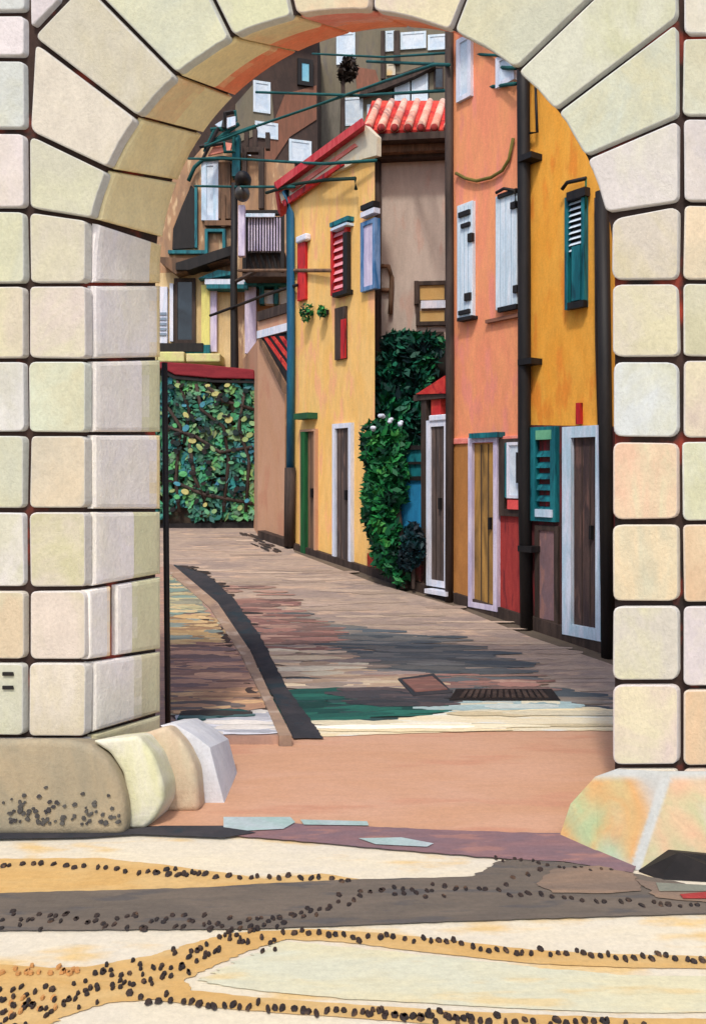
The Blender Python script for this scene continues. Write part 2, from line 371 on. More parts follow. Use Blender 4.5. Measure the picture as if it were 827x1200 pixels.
def inpoly(u, v, P_):
    c = False; n = len(P_)
    for i in range(n):
        (x1, y1), (x2, y2) = P_[i], P_[i-1]
        if (y1 > v) != (y2 > v) and u < (x2-x1)*(v-y1)/(y2-y1)+x1: c = not c
    return c
def strokes(name, regs, seed=3):
    rnd = random.Random(seed); bm = BM(); st = []
    for pix, cols, n, ln, h, slope in regs:
        us = [p[0] for p in pix]; vs_ = [p[1] for p in pix]; k = 0; tries = 0
        while k < n and tries < n*20:
            tries += 1
            u, v = rnd.uniform(min(us), max(us)), rnd.uniform(min(vs_), max(vs_))
            if not inpoly(u, v, pix): continue
            k += 1
            f_ = .35+1.0*(v-600)/260
            L_ = ln*rnd.uniform(.4, 1.3)*max(.35, f_); t_ = rnd.uniform(2.2, 6.0)*max(.5, f_)
            xs = [(x2-x1)*(v-y1)/(y2-y1)+x1 for (x1, y1), (x2, y2) in zip(pix, pix[1:]+pix[:1]) if (y1 > v) != (y2 > v)]
            lo_, hi_ = (min(xs), max(xs)) if name == 'sidewalk_patch' else (-1e4, 1e4)
            if name == 'sidewalk_patch': L_ = min(L_, (hi_-lo_)*.9); u = max(lo_+L_/2, min(hi_-L_/2, u))
            z = h+rnd.uniform(0, .0016); m_ = 7; up = []; dn_ = []
            for i in range(m_+1):
                q = i/m_; w_ = t_*min(1, math.sin(math.pi*min(1, max(0, q*.9+.05)))**.5)*rnd.uniform(.6, 1.15)
                uu = u+(q-.5)*L_; vv = v+(q-.5)*L_*slope+mnoise.noise(Vector((uu*.03, v, 0)))*.8
                up.append(G(uu, vv-w_*.5, z)); dn_.append(G(uu, vv+w_*.5, z))
            bm.faces.new([bm.verts.new(p) for p in up+dn_[::-1]]); c = rnd.choice(cols); jj = rnd.uniform(.9, 1.1)
            st.append(tuple(x*jj for x in c))
    o = link_nr(name, bm, 'worn_patch', None); cl = [lin(c) for c in st]; tints(o, lambda p: cl[p.index]); o['kind'] = 'structure'; return o
def cover(pix, label, cat, name, m1, m2, slots):
    c = [sum(p[0] for p in pix)/len(pix), sum(p[1] for p in pix)/len(pix)]
    base = G(*c, .0); o = thing(name, base, label, cat)
    bm = BM(); q = [G(u, v, .006) for u, v in pix]; prism(bm, q, (0, 0, -.02)); link('frame', bm, m1, o)
    bm = BM()
    a, b, c_, d = [G(c[0]+(u-c[0])*.82, c[1]+(v-c[1])*.68, .014) for u, v in pix]
    if slots:
        for i in range(slots):
            t0, t1 = (i+.1)/slots, (i+.72)/slots
            prism(bm, [a.lerp(b, t0), a.lerp(b, t1), d.lerp(c_, t1), d.lerp(c_, t0)], (0, 0, -.01))
        link('grate', bm, m2, o)
    else:
        prism(bm, [a, b, c_, d], (0, 0, -.01)); link('lid', bm, m2, o)
    return o
GY = [(92, 96, 98), (112, 112, 110), (128, 120, 112), (82, 90, 96), (140, 128, 116)]
BR = [(150, 112, 102), (132, 98, 92), (164, 132, 118), (120, 96, 90)]
UM = [(60, 50, 46), (78, 62, 54), (50, 46, 46)]
GN = [(30, 84, 76), (22, 66, 62), (44, 70, 70), (36, 98, 86)]
PL = [(196, 170, 142), (206, 188, 160), (176, 152, 130), (208, 198, 176)]
PT = [(176, 156, 138), (190, 170, 150), (158, 142, 130), (164, 140, 122), (150, 136, 130)]
strokes('sidewalk_patch', [
 ([(197, 672), (236, 704), (240, 716), (197, 720)], [(150, 148, 128), (176, 168, 130), (190, 170, 130), (120, 140, 130)], 60, 40, .050, 0),
 ([(197, 722), (246, 718), (270, 752), (197, 756)], [(190, 158, 112), (206, 176, 130), (150, 120, 90), (140, 150, 140)], 90, 46, .050, 0),
 ([(197, 752), (272, 750), (300, 804), (197, 810)], [(150, 116, 104), (174, 136, 116), (120, 100, 98), (190, 150, 124)], 130, 60, .050, 0),
 ([(197, 808), (300, 804), (312, 830), (197, 840)], [(182, 142, 110), (160, 124, 100), (196, 160, 120), (110, 100, 96)], 90, 60, .050, 0),
 ([(205, 838), (316, 832), (330, 858), (212, 860)], [(200, 200, 206), (180, 182, 190), (214, 208, 200)], 60, 70, .050, 0),
 ([(212, 834), (290, 830), (300, 838), (206, 846)], [(30, 74, 74), (60, 56, 54), (80, 110, 110)], 16, 50, .053, 0),
], 8)
strokes('street_patch', [
 ([(225, 622), (300, 618), (345, 650), (530, 712), (712, 780), (720, 826), (600, 810), (420, 740), (290, 690), (215, 660)], [(172, 152, 136), (166, 146, 132), (180, 160, 142), (160, 142, 130)], 60, 110, -.012, .0),
 ([(300, 712), (400, 735), (470, 738), (560, 770), (620, 800), (700, 826), (620, 834), (480, 826), (380, 800), (330, 760)], GY, 190, 120, -.010, .02),
 ([(420, 740), (520, 745), (600, 778), (560, 790), (450, 775)], GY[:2]+GY[3:4], 60, 80, -.008, .02),
 ([(245, 686), (310, 686), (380, 735), (375, 765), (300, 755), (262, 712)], BR, 120, 60, -.008, .0),
 ([(440, 788), (590, 786), (620, 806), (600, 814), (530, 812), (480, 806)], BR+GY[:1], 60, 70, -.006, .0),
 ([(196, 660), (228, 664), (262, 686), (292, 712), (300, 735), (262, 712), (222, 684)], UM, 30, 46, -.006, .0),
 ([(280, 622), (298, 626), (332, 644), (322, 648), (296, 637)], UM, 26, 22, -.006, .35),
 ([(300, 760), (350, 752), (440, 786), (520, 802), (500, 812), (360, 812), (332, 800)], PL+PT, 90, 80, -.006, .0),
 ([(336, 810), (420, 804), (440, 816), (520, 822), (506, 832), (460, 838), (380, 848), (352, 846), (340, 830)], GN, 70, 80, -.003, -.03),
 ([(420, 806), (524, 808), (530, 822), (505, 828), (430, 824)], [(66, 64, 68), (84, 74, 76), (56, 60, 66)], 50, 60, -.001, .0),
 ([(526, 822), (640, 821), (656, 828), (530, 834)], [(160, 182, 182), (188, 196, 190), (206, 200, 176)], 34, 70, -.003, .0),
 ([(356, 850), (540, 836), (700, 830), (720, 850), (560, 854), (440, 858), (366, 862)], [(226, 216, 186), (232, 226, 208), (222, 206, 168)], 14, 150, .0, .0),
])
cover([(534, 808), (646, 808), (656, 821), (526, 821)], 'long black drain grate in the street before the pale threshold stone', 'drain', 'drain_grate', 'black', 'dark', 14)
cover([(466, 796), (508, 790), (530, 812), (484, 816)], 'dark framed manhole cover in the middle of the street', 'manhole cover', 'manhole_cover', 'kerb', 'brick', 0)

# ------------------------------------------------------------------ stone archway
DF, DR = 4.2, 4.74
arch = thing('stone_archway', (0, 4.45, 0), 'big pale ashlar stone archway with dark joints framing the street', 'archway')
def fa(ang): return P(409+306*math.cos(ang), 320-306*math.sin(ang), DF)
def ra(ang): return P(475+285*math.cos(ang), 318-285*math.sin(ang), DR)
# opening curve: left foot, round, right foot (front / rear pairs)
NA = 48
fr = [P(103, 940, DF), P(103, 640, DF)] + [fa(math.pi*(1-i/NA)) for i in range(NA+1)] + [P(715, 640, DF), P(715, 940, DF)]
rr_ = [P(190, 905, DR), P(190, 640, DR)] + [ra(math.pi*(1-i/NA)) for i in range(NA+1)] + [P(760, 640, DR), P(760, 905, DR)]
for L_ in (fr, rr_):
    L_[0].z = L_[-1].z = -.02
ZT, XL, XR = 4.34, -4.6, 4.6
bm = BM()
def outer(p, i, n):
    if i <= 1: return Vector((XL, p.y, p.z))
    if i >= n-2: return Vector((XR, p.y, p.z))
    t = (i-2)/(n-5)
    # walk left side, top, right side
    zs = fr[2].z
    if t < .25: return Vector((XL, p.y, zs+(ZT-zs)*t/.25))
    if t > .75: return Vector((XR, p.y, ZT-(ZT-zs)*(t-.75)/.25))
    return Vector((XL+(XR-XL)*(t-.25)/.5, p.y, ZT))
def push(L_, y, cx, cz, k):
    out = []
    for i, p in enumerate(L_):
        q = Vector(p); q.y = y
        if i <= 1: q.x -= k
        elif i >= len(L_)-2: q.x += k
        else:
            v = Vector((p.x-cx, 0, p.z-cz)); q += v.normalized()*k
        out.append(q)
    return out
cf = P(409, 320, DF); cr = P(475, 318, DR)
fi = push(fr, DF+.03, cf.x, cf.z, .03); ri = push(rr_, DR-.03, cr.x, cr.z, .03)
n = len(fi)
vf = [bm.verts.new(p) for p in fi]; vr = [bm.verts.new(p) for p in ri]
of = [bm.verts.new(outer(p, i, n)) for i, p in enumerate(fi)]; orr = [bm.verts.new(outer(p, i, n)) for i, p in enumerate(ri)]
for i in range(n-1):
    bm.faces.new((vf[i], vf[i+1], of[i+1], of[i])); bm.faces.new((vr[i+1], vr[i], orr[i], orr[i+1]))
    bm.faces.new((vf[i], vr[i], vr[i+1], vf[i+1])); bm.faces.new((of[i+1], orr[i+1], orr[i], of[i]))
link('mortar_core', bm, 'mortar', arch)

def offset_poly(pts, g):
    n = len(pts); out = []
    A = sum(pts[i][0]*pts[(i+1) % n][1]-pts[(i+1) % n][0]*pts[i][1] for i in range(n))
    s = 1 if A > 0 else -1
    ed = []
    for i in range(n):
        a, b = Vector(pts[i]), Vector(pts[(i+1) % n]); d = (b-a).normalized(); nn = Vector((-d.y, d.x))*s
        ed.append((a+nn*g, d))
    for i in range(n):
        p, d = ed[i-1]; q, e = ed[i]
        cr_ = d.x*e.y-d.y*e.x
        if abs(cr_) < 1e-3: out.append(q.copy())
        else:
            t = ((q-p).x*e.y-(q-p).y*e.x)/cr_; out.append(p+d*t)
    return out
def round_poly(pts, r):
    n = len(pts); out = []
    for i in range(n):
        a, b, c = pts[i-1], pts[i], pts[(i+1) % n]
        d1 = (a-b); d2 = (c-b); l1, l2 = d1.length, d2.length
        if l1 < 1e-5 or l2 < 1e-5: continue
        ang = d1.angle(d2)
        if ang > math.radians(150): out.append(b); continue
        k = min(r, l1*.45, l2*.45); p, q = b+d1/l1*k, b+d2/l2*k
        for j in range(5):
            t = j/4; out.append(p*(1-t)**2+b*2*t*(1-t)+q*t**2)
    return out
LAV, OLV = (222, 214, 222), (212, 206, 170)
PALS = dict(
 n=((208, 202, 190), (204, 198, 160)), l=((214, 206, 212), (222, 216, 196)), g=((196, 204, 186), (206, 206, 170)),
 o=((220, 196, 160), (204, 196, 170)), p=((212, 190, 182), (214, 204, 170)), b=((206, 212, 220), (202, 206, 190)),
 w=((222, 218, 226), (214, 206, 196)), t=((190, 180, 162), (206, 184, 152)), x=((228, 176, 138), (212, 196, 158)), s=((212, 172, 128), (208, 182, 146)))
PK = .98
def jitter(c, a=7):
    c = tuple((x*.62+m_*.38)*PK for x, m_ in zip(c, (208, 202, 182)))
    k = random.uniform(-a, a); return tuple(max(0, min(255, x+k+random.uniform(-3, 3))) for x in c)
def block(name, pix, pal, d=DF, gap=.0105, depth=.042, bev=.014, rnd=.03, parent=arch, label=None):
    sc = d/F
    pts = [Vector(((u-CX)*sc, EYE-(v-HZ)*sc)) for u, v in pix]
    a = round_poly(offset_poly(pts, gap*random.uniform(.85, 1.25)), rnd)
    bev = min(bev*.45, rnd*.27)
    a = [p+Vector((mnoise.noise(Vector((p.x*14, p.y*14, 1))), mnoise.noise(Vector((p.x*14, p.y*14, 9)))))*.006 for p in a]
    inner = offset_poly(a, bev); mid = offset_poly(a, bev*.35)
    inner2 = offset_poly(a, min(bev*2.2, rnd*.8))
    dy = random.uniform(-.004, .004)
    bm = BM()
    R = []
    cxm = sum(p.x for p in a)/len(a); czm = sum(p.y for p in a)/len(a); tx, tz = random.uniform(-.02, .02), random.uniform(-.02, .02)
    for ring, y in ((a, depth), (a, bev), (mid, bev*.35), (inner, 0)):
        R.append([bm.verts.new((p.x+((.45+.30*max(0, min(1, (p.x+1.3)/2.5)))*depth if y == depth else 0), d+dy+y+((p.x-cxm)*tx+(p.y-czm)*tz if y < .1 else 0), p.y)) for p in ring])
    nn = len(a)
    for r0, r1 in zip(R, R[1:]):
        for i in range(nn):
            try: bm.faces.new((r0[i], r0[(i+1) % nn], r1[(i+1) % nn], r1[i]))
            except ValueError: pass
    cap = bm.faces.new(R[-1]); bm.faces.new(list(reversed(R[0])))
    o = link(name, bm, 'stone', parent)
    for p_ in o.data.polygons: p_.use_smooth = False
    ca, cb = [jitter(c) for c in PALS[pal]]
    pale = tuple(x*.5+205*.5 for x in ca)
    capn = nn*4
    def fA(p): return lin(ca if p.index >= nn*3 else pale)
    def fB(p): return lin(cb if p.index >= nn*3 else pale)
    tints(o, fA, fB)
    if label: o['label'] = label
    return o
# ashlar piers
LJ = [256, 333, 422, 508, 598, 690, 775, 864]
pl = ['n', 'n', 'g', 't', 'n', 'p', 'n']
for i in range(7): block('ashlar_block', [(33, LJ[i]-(10 if i == 0 else 0)), (103, LJ[i]), (103, LJ[i+1]), (33, LJ[i+1])], pl[i])
block('ashlar_block', [(-60, 864), (103, 864), (103, 960), (-60, 960)], 't')
pl = ['g', 'p', 'b', 'g', 'w', 'o', 'g']
for i in range(7): block('ashlar_block', [(-48, LJ[i]-10*(i == 0)), (31, LJ[i]-10*(i == 0)), (31, LJ[i+1]), (-48, LJ[i+1])], pl[i])
RJ = [246, 330, 421, 515, 611, 708, 800, 899]
pl = ['n', 'n', 'b', 'x', 'o', 'n', 'p']
for i in range(7): block('ashlar_block', [(715, RJ[i]+(8 if i == 0 else 0)), (797, RJ[i]-(8 if i == 0 else 0)), (797, RJ[i+1]), (715, RJ[i+1])], pl[i], rnd=.045, gap=.0135)
block('ashlar_block', [(715, 899), (797, 899), (797, 985), (715, 985)], 'o')
RO = [-62, 42, 137, 238, 330, 420, 515, 612, 708, 806, 899, 985]
pl = ['w', 'g', 'l', 'o', 'n', 'p', 'g', 's', 'l', 's', 's']
for i in range(11): block('ashlar_block', [(798, RO[i]), (875, RO[i]), (875, RO[i+1]), (798, RO[i+1])], pl[i])
LO = [-62, 15, 68, 153, 246]
for i in range(4): block('ashlar_block', [(-48, LO[i]), (32, LO[i]), (32, LO[i+1]), (-48, LO[i+1])], ['b', 'w', 'b', 'w'][i], gap=.012)
# courses running on to either side of the picture
for j in range(9):
    for c in range(5):
        if c % 1 == 0:
            sh = (j % 2)*40
            u0 = -49-(c+1)*125+sh*(c > 0); u1 = -49-c*125+sh*(c > 0 and True)
            v0, v1 = 960-(j+1)*113.5, 960-j*113.5
            if c == 0: u1 = -49; u0 = -174+sh
            block('ashlar_block', [(u0, v0), (u1, v0), (u1, v1), (u0, v1)], random.choice('nglopb'))
            u0, u1 = 876+c*125+(sh if c else 0), 876+(c+1)*125+sh
            block('ashlar_block', [(u0, v0), (u1, v0), (u1, v1), (u0, v1)], random.choice('nglopb'))
# voussoirs
def ang(u, v): return math.atan2(320-v, u-409)
JF = [(103, 256), (126, 199), (160, 136), (203, 84), (271, 42), (345, 20), (436, 15), (529, 36), (611, 75), (660, 123), (690, 183), (713, 250)]
AN = [ang(*p) for p in JF]
OUT = [[(33, 246), (33, 155)], [(33, 155), (38, 44)], [(38, 44), (80, -2), (98, -22)], [(98, -22), (61, -60), (220, -60)], [(220, -60), (328, -60)],
       [(328, -60), (438, -60)], [(438, -60), (566, -60)], [(566, -60), (753, -60)], [(753, -60), (793, -60), (795, 22)], [(795, 22), (797, 137)], [(797, 137), (797, 238)]]
VP_ = ['g', 'n', 'n', 'g', 'g', 'x', 'p', 'g', 'g', 'g', 'l']
for i in range(11):
    a0, a1 = AN[i], AN[i+1]
    arc = [(409+306*math.cos(a0+(a1-a0)*k/4), 320-306*math.sin(a0+(a1-a0)*k/4)) for k in range(5)]
    block('voussoir', list(reversed(arc)) + OUT[i], VP_[i], gap=.0125, rnd=.034)
block('ashlar_block', [(34, 36), (34, -16), (64, -16), (74, -2)], 'w', gap=.008)
block('ashlar_block', [(34, -18), (34, -61), (58, -61), (92, -22), (76, -4), (66, -18)], 'p', gap=.006)
# stones lining the passage
def spt(side, t, w):
    """side -1 left jamb from (front v, rear v) ; returns a point of the lining"""
    return None
def lining(name, f0, f1, r0, r1, pa, pb, split, nseg=6, ncol=7, gap=.009, inward=None, label=None):
    """f0,f1,r0,r1 : functions k->(front point, rear point) rows; here f,r are callables of k in 0..1"""
    bm = BM(); th = .035
    Lw = .0
    grid = []
    kk = [0, .02]+[.06+.88*i/nseg for i in range(nseg+1)]+[.98, 1]
    ww = [0, .03]+[.08+.84*i/ncol for i in range(ncol+1)]+[.97, 1]
    def SP(k, w):
        return f0(k).lerp(r0(k), w)
    Lk = (SP(1, .5)-SP(0, .5)).length; Lw = (SP(.5, 1)-SP(.5, 0)).length
    gk, gw = gap/Lk, .003/Lw
    def S2(k, w): return SP(gk+k*(1-2*gk), .085+w*(.915-gw))
    for i, k in enumerate(kk):
        row = []
        for j, w in enumerate(ww):
            p = S2(k, w)
            e = 1e-3
            nrm = (S2(min(1, k+e), w)-S2(max(0, k-e), w)).cross(S2(k, min(1, w+e))-S2(k, max(0, w-e))).normalized()
            if nrm.dot(inward(p)) < 0: nrm = -nrm
            lo = 0
            if i in (0, len(kk)-1) or j in (0, len(ww)-1): lo = .012
            elif i in (1, len(kk)-2) or j in (1, len(ww)-2): lo = .003
            row.append((p-nrm*lo, nrm))
        grid.append(row)
    V = [[bm.verts.new(p) for p, _ in r] for r in grid]
    meta = []
    for i in range(len(kk)-1):
        for j in range(len(ww)-1):
            bm.faces.new((V[i][j], V[i+1][j], V[i+1][j+1], V[i][j+1])); meta.append(((kk[i]+kk[i+1])/2, (ww[j]+ww[j+1])/2))
    border = [(i, 0) for i in range(len(kk))]+[(len(kk)-1, j) for j in range(1, len(ww))]+[(i, len(ww)-1) for i in range(len(kk)-2, -1, -1)]+[(0, j) for j in range(len(ww)-2, 0, -1)]
    def outw(nv): q = Vector((nv.x, 0, nv.z)).normalized(); return q
    bk = [bm.verts.new(grid[i][j][0]-outw(grid[i][j][1])*th+Vector((0, .004*(1 if j == 0 else 0), 0))) for i, j in border]
    nb = len(border)
    for q in range(nb):
        i, j = border[q]; i2, j2 = border[(q+1) % nb]
        bm.faces.new((V[i][j], V[i2][j2], bk[(q+1) % nb], bk[q]))
    o = link(name, bm, 'stone', arch)
    nz = random.random()*10
    ca, cb = PALS[pa]; ea, eb = pb if isinstance(pb, tuple) else PALS[pb]
    ca, cb, ea, eb = [tuple(min(250, x*1.0) for x in c) for c in (ca, cb, ea, eb)]
    def f(c, e):
        def g_(p):
            if p.index >= len(meta): return lin(c)
            k, w = meta[p.index]
            sp = split + .08*mnoise.noise(Vector((k*4, nz, 0)))
            t = min(1, max(0, (w-sp)/.10+.5))
            a, b = lin(c), lin(e)
            return tuple(a[z]*(1-t)+b[z]*t for z in range(3))
        return g_
    tints(o, f(ca, ea), f(cb, eb))
    return o
PALS['ol'] = ((216, 214, 176), (212, 206, 172)); PALS['oc'] = ((244, 224, 170), (240, 216, 160)); PALS['or'] = ((248, 206, 154), (240, 222, 176))
PALS['rd'] = ((250, 154, 116), (248, 138, 100)); PALS['pk'] = ((240, 182, 166), (236, 140, 124)); PALS['gp'] = ((240, 200, 168), (222, 200, 174)); PALS['lv'] = ((240, 234, 232), (242, 236, 222))
FV = [258, 333, 422, 508, 598, 690, 775, 862]; RV = [286, 333, 420, 508, 598, 674, 762, 836]
ec = [('lv', 'oc', .8), ('lv', 'oc', .88), ('lv', 'ol', .72), ('lv', 'oc', .9), ('lv', 'ol', .55), None, ('lv', 'ol', .6)]
def jl(u, v, d):   # left jamb front/rear with springing curve taken into account
    return P(u, v, d)
def row(i0v, i1v, r0v, r1v, w0=0, w1=1):
    def f0(k):
        v = i0v+(i1v-i0v)*k; u = 103 if v >= 320 else 409-math.sqrt(306**2-(320-v)**2); return P(u, v, DF)
    def r0(k):
        v = r0v+(r1v-r0v)*k; u = 190 if v >= 318 else 475-math.sqrt(285**2-(318-v)**2); return P(u, v, DR)
    def F_(k): return f0(k).lerp(r0(k), w0)
    def R_(k): return f0(k).lerp(r0(k), w1)
    return F_, R_
RIGHT = lambda p: Vector((1, -.3, 0))
for i in range(7):
    if ec[i]:
        f_, r_ = row(FV[i], FV[i+1], RV[i], RV[i+1])
        lining('reveal_stone', f_, None, r_, None, *ec[i][:2], ec[i][2], inward=RIGHT)
f_, r_ = row(690, 775, 674, 762, 0, .30); lining('reveal_stone', f_, None, r_, None, 'lv', 'or', .85, inward=RIGHT)
f_, r_ = row(690, 775, 674, 762, .31, 1); lining('reveal_stone', f_, None, r_, None, 'lv', 'ol', .35, inward=RIGHT)
f_, r_ = row(862, 935, 836, 900); lining('reveal_stone', f_, None, r_, None, 'n', 'ol', .6, inward=RIGHT)
def rang(u, v): return math.atan2(318-v, u-475)
RP = [(200, 281), (215, 215), (240, 158), (277, 116), (352, 68), (412, 41), (480, 33), (545, 40), (620, 73), (690, 132), (735, 200), (757, 270)]
RA = [rang(*p) for p in RP]
PALS['oy'] = ((252, 236, 186), (250, 232, 178))
sp = [('oy', 'oy', .7), ('oy', 'oc', .85), ('or', 'oy', .4), ('oy', 'rd', .6), ('or', 'rd', .45), ('pk', 'rd', .5), ('pk', 'rd', .3), ('pk', 'rd', .3), ('oc', 'or', .5), ('oc', 'or', .5), ('n', 'oc', .5)]
cmid = cf.lerp(cr, .5)
for i in range(11):
    def f0(k, i=i): a = AN[i]+(AN[i+1]-AN[i])*k; return fa(a)
    def r0(k, i=i): a = RA[i]+(RA[i+1]-RA[i])*k; return ra(a)
    lining('soffit_stone', f0, None, r0, None, *sp[i], nseg=8, inward=lambda p: Vector((cmid.x-p.x, 0, cmid.z-p.z)))
RV2 = [270, 345, 420, 500, 590, 680, 765, 850, 905]; RJ2 = [250, 330, 421, 515, 611, 708, 800, 899, 950]
for i in range(8):
    def f0(k, i=i):
        v = RJ2[i]+(RJ2[i+1]-RJ2[i])*k; u = 715 if v >= 320 else 409+math.sqrt(306**2-(320-v)**2); return P(u, v, DF)
    def r0(k, i=i):
        v = RV2[i]+(RV2[i+1]-RV2[i])*k; u = 760 if v >= 318 else 475+math.sqrt(285**2-(318-v)**2); return P(u, v, DR)
    lining('reveal_stone', f0, None, r0, None, 'n', 'oc', .6, inward=lambda p: Vector((-1, -.0, 0)))
# small iron pegs low on the left edge stone
for v in (790, 806):
    bm = BM(); prism(bm, [P(3, v-2, DF-.012), P(15, v-2, DF-.012), P(16, v+2, DF-.012), P(3, v+2, DF-.012)], (0, .03, 0)); link('iron_peg', bm, 'black', arch)

part_pipe = BM(); tube(part_pipe, [P(193, 425, 4.86), P(195, 640, 4.86), P(197, 852, 4.86)], .017, 8); link('downpipe', part_pipe, 'black', arch, True)
# ---- guard stones at the feet of the piers
def guard(front, d, back, palA, palB, label, bev=.03, colf=None, slope=None):
    pts = [P(u, v, d) for u, v in front]
    c = Vector((sum(p.x for p in pts)/len(pts), d, 0))
    for p in pts:
        if p.z < .03: p.z = -.01
    bm = BM(); prism(bm, pts, back, bev*1.5, 4)
    o = link('guard_stone', bm, 'stone', None, True, loc=c)
    tag(o, label, 'guard stone', 'worn guard stones at the feet of the archway')
    A, B = [lin(tuple(x*.88 for x in q)) for q in (palA, palB)]
    tints(o, (lambda p: A) if not colf else colf(A), lambda p: B)
    return o
g1 = guard([(-70, 866), (60, 865), (92, 867), (112, 876), (130, 893), (142, 918), (148, 945), (147, 978), (-70, 982)], 3.78, (0, .5, -.155), (190, 174, 144), (166, 158, 136), 'broad rounded brown guard stone specked with dark pebbles, far left')
bm = BM()
for i in range(85):
    u = random.uniform(4, 142); v = 966-abs(random.gauss(0, 17)); 
    if u > 90: v = max(v, 930)
    c = P(u, v, 3.775); r = random.uniform(.006, .013)
    k = [bm.verts.new(c+Vector((math.cos(a)*r*random.uniform(.7, 1.2), random.uniform(-.003, 0), math.sin(a)*r*random.uniform(.6, 1)))) for a in [i_*math.pi/3 for i_ in range(6)]]
    f = bm.faces.new(k); g = bmesh.ops.extrude_face_region(bm, geom=[f]); bmesh.ops.translate(bm, verts=[x for x in g['geom'] if isinstance(x, bmesh.types.BMVert)], vec=(0, .02, 0))
pb_ = link('embedded_pebbles', bm, mat('grey_pebble', (86, 84, 80), (62, 60, 62), scale=12), g1); pb_['kind'] = 'stuff'
sheet('dark_strip', [(-80, 972), (150, 972), (190, 968), (262, 968), (300, 976), (262, 982), (160, 978), (100, 982), (-80, 985)], .002, 'kerb')  # dark strip along the foot of the left guard stones
g2 = guard([(106, 868), (162, 862), (180, 885), (192, 918), (192, 940), (182, 958), (170, 972), (149, 972), (150, 940), (143, 905), (128, 882)], 3.86, (.03, .42, -.10), (248, 244, 230), (232, 232, 176), 'white and lime yellow curved guard stone beside the broad brown one', bev=.015)
tints_fix = g2.data.attributes['tint_a']
g3 = guard([(160, 862), (196, 850), (216, 872), (230, 900), (234, 946), (205, 950), (186, 944), (192, 930), (190, 905), (176, 880)], 4.05, (.03, .40, -.09), (220, 190, 160), (232, 220, 188), 'peach brown guard stone between the lime one and the white one', bev=.02)
g3b = guard([(192, 950), (232, 950), (236, 970), (180, 972)], 4.0, (.02, .3, 0), (96, 100, 96), (64, 64, 62), 'small dark grey stone wedged under the peach guard stone', bev=.015)
g4 = guard([(188, 850), (206, 849), (228, 862), (246, 876), (256, 915), (263, 950), (262, 972), (232, 974), (234, 925), (226, 888)], 4.16, (.03, .42, -.09), (242, 244, 248), (224, 228, 236), 'narrow bluish white guard stone touching the peach paving', bev=.02)
# right: a big faceted block, ridge towards the viewer
def solid(name, V, Fc, m, label, cat, group=None, colf=None, bev=.02):
    bm = BM(); c = Vector((sum(p.x for p in V)/len(V), sum(p.y for p in V)/len(V), 0))
    vs = [bm.verts.new(p) for p in V]
    for f in Fc: bm.faces.new([vs[i] for i in f])
    if bev:
        bmesh.ops.recalc_face_normals(bm, faces=bm.faces[:])
        bmesh.ops.bevel(bm, geom=bm.edges[:], offset=bev, segments=2, profile=.6, affect='EDGES', clamp_overlap=True)
    o = link(name, bm, m, None, loc=c); return tag(o, label, cat, group)
def gg(u, v): q = G(u, v); q.z = -.01; return q
zt = P(720, 900, 4.08).z
def top(u, d, z=None): p = P(u, 500, d); p.z = zt if z is None else z; return p
V = [gg(655, 978), gg(700, 998), gg(745, 1017), gg(800, 1006), gg(900, 1000),          # 0-4 foot
     P(668, 942, 3.86), P(697, 910, 4.0), P(722, 901, 4.05), P(782, 904, 3.98), P(900, 904, 3.98),   # 5-9 shoulder / top front
     P(668, 942, 4.3), P(697, 910, 4.4), P(722, 896, 4.45), P(900, 896, 4.45), Vector((gg(655, 978).x, 4.4, -.01)), Vector((gg(900, 1000).x, 4.45, -.01))]
# rear profile on one plane
for i, s in ((10, 5), (11, 6), (12, 7)): V[i] = Vector((V[s].x*4.45/V[s].y+.14, 4.45, EYE-(EYE-V[s].z)*4.45/V[s].y-.01))
V[13] = Vector((V[9].x, 4.45, V[9].z)); V[14] = Vector((V[0].x*4.45/V[0].y+.14, 4.45, -.01))
Fc = [(0, 1, 5), (1, 6, 5), (1, 2, 6), (2, 7, 6), (2, 8, 7), (2, 3, 8), (3, 4, 9, 8), (0, 5, 10, 14), (5, 6, 11, 10), (6, 7, 12, 11), (7, 8, 9, 13, 12), (14, 10, 11, 12, 13, 15), (4, 15, 13, 9), (0, 14, 15, 4, 3, 2, 1)]
g5 = solid('guard_stone', V, Fc, 'stone', 'big faceted green and orange stained guard stone under the right pier', 'guard stone', 'worn guard stones at the feet of the archway', bev=0)
cA = [lin((150, 196, 156)), lin((206, 200, 190)), lin((214, 168, 108)), lin((206, 190, 150))]
bmx_ = bmesh.new(); bmx_.from_mesh(g5.data)
bmesh.ops.triangulate(bmx_, faces=bmx_.faces[:])
for _ in range(6): bmesh.ops.subdivide_edges(bmx_, edges=[e for e in bmx_.edges if e.calc_length() > .025], cuts=1, use_grid_fill=True)
for nm in ('tint_a', 'tint_b'):
    pass
bmx_.to_mesh(g5.data); bmx_.free()
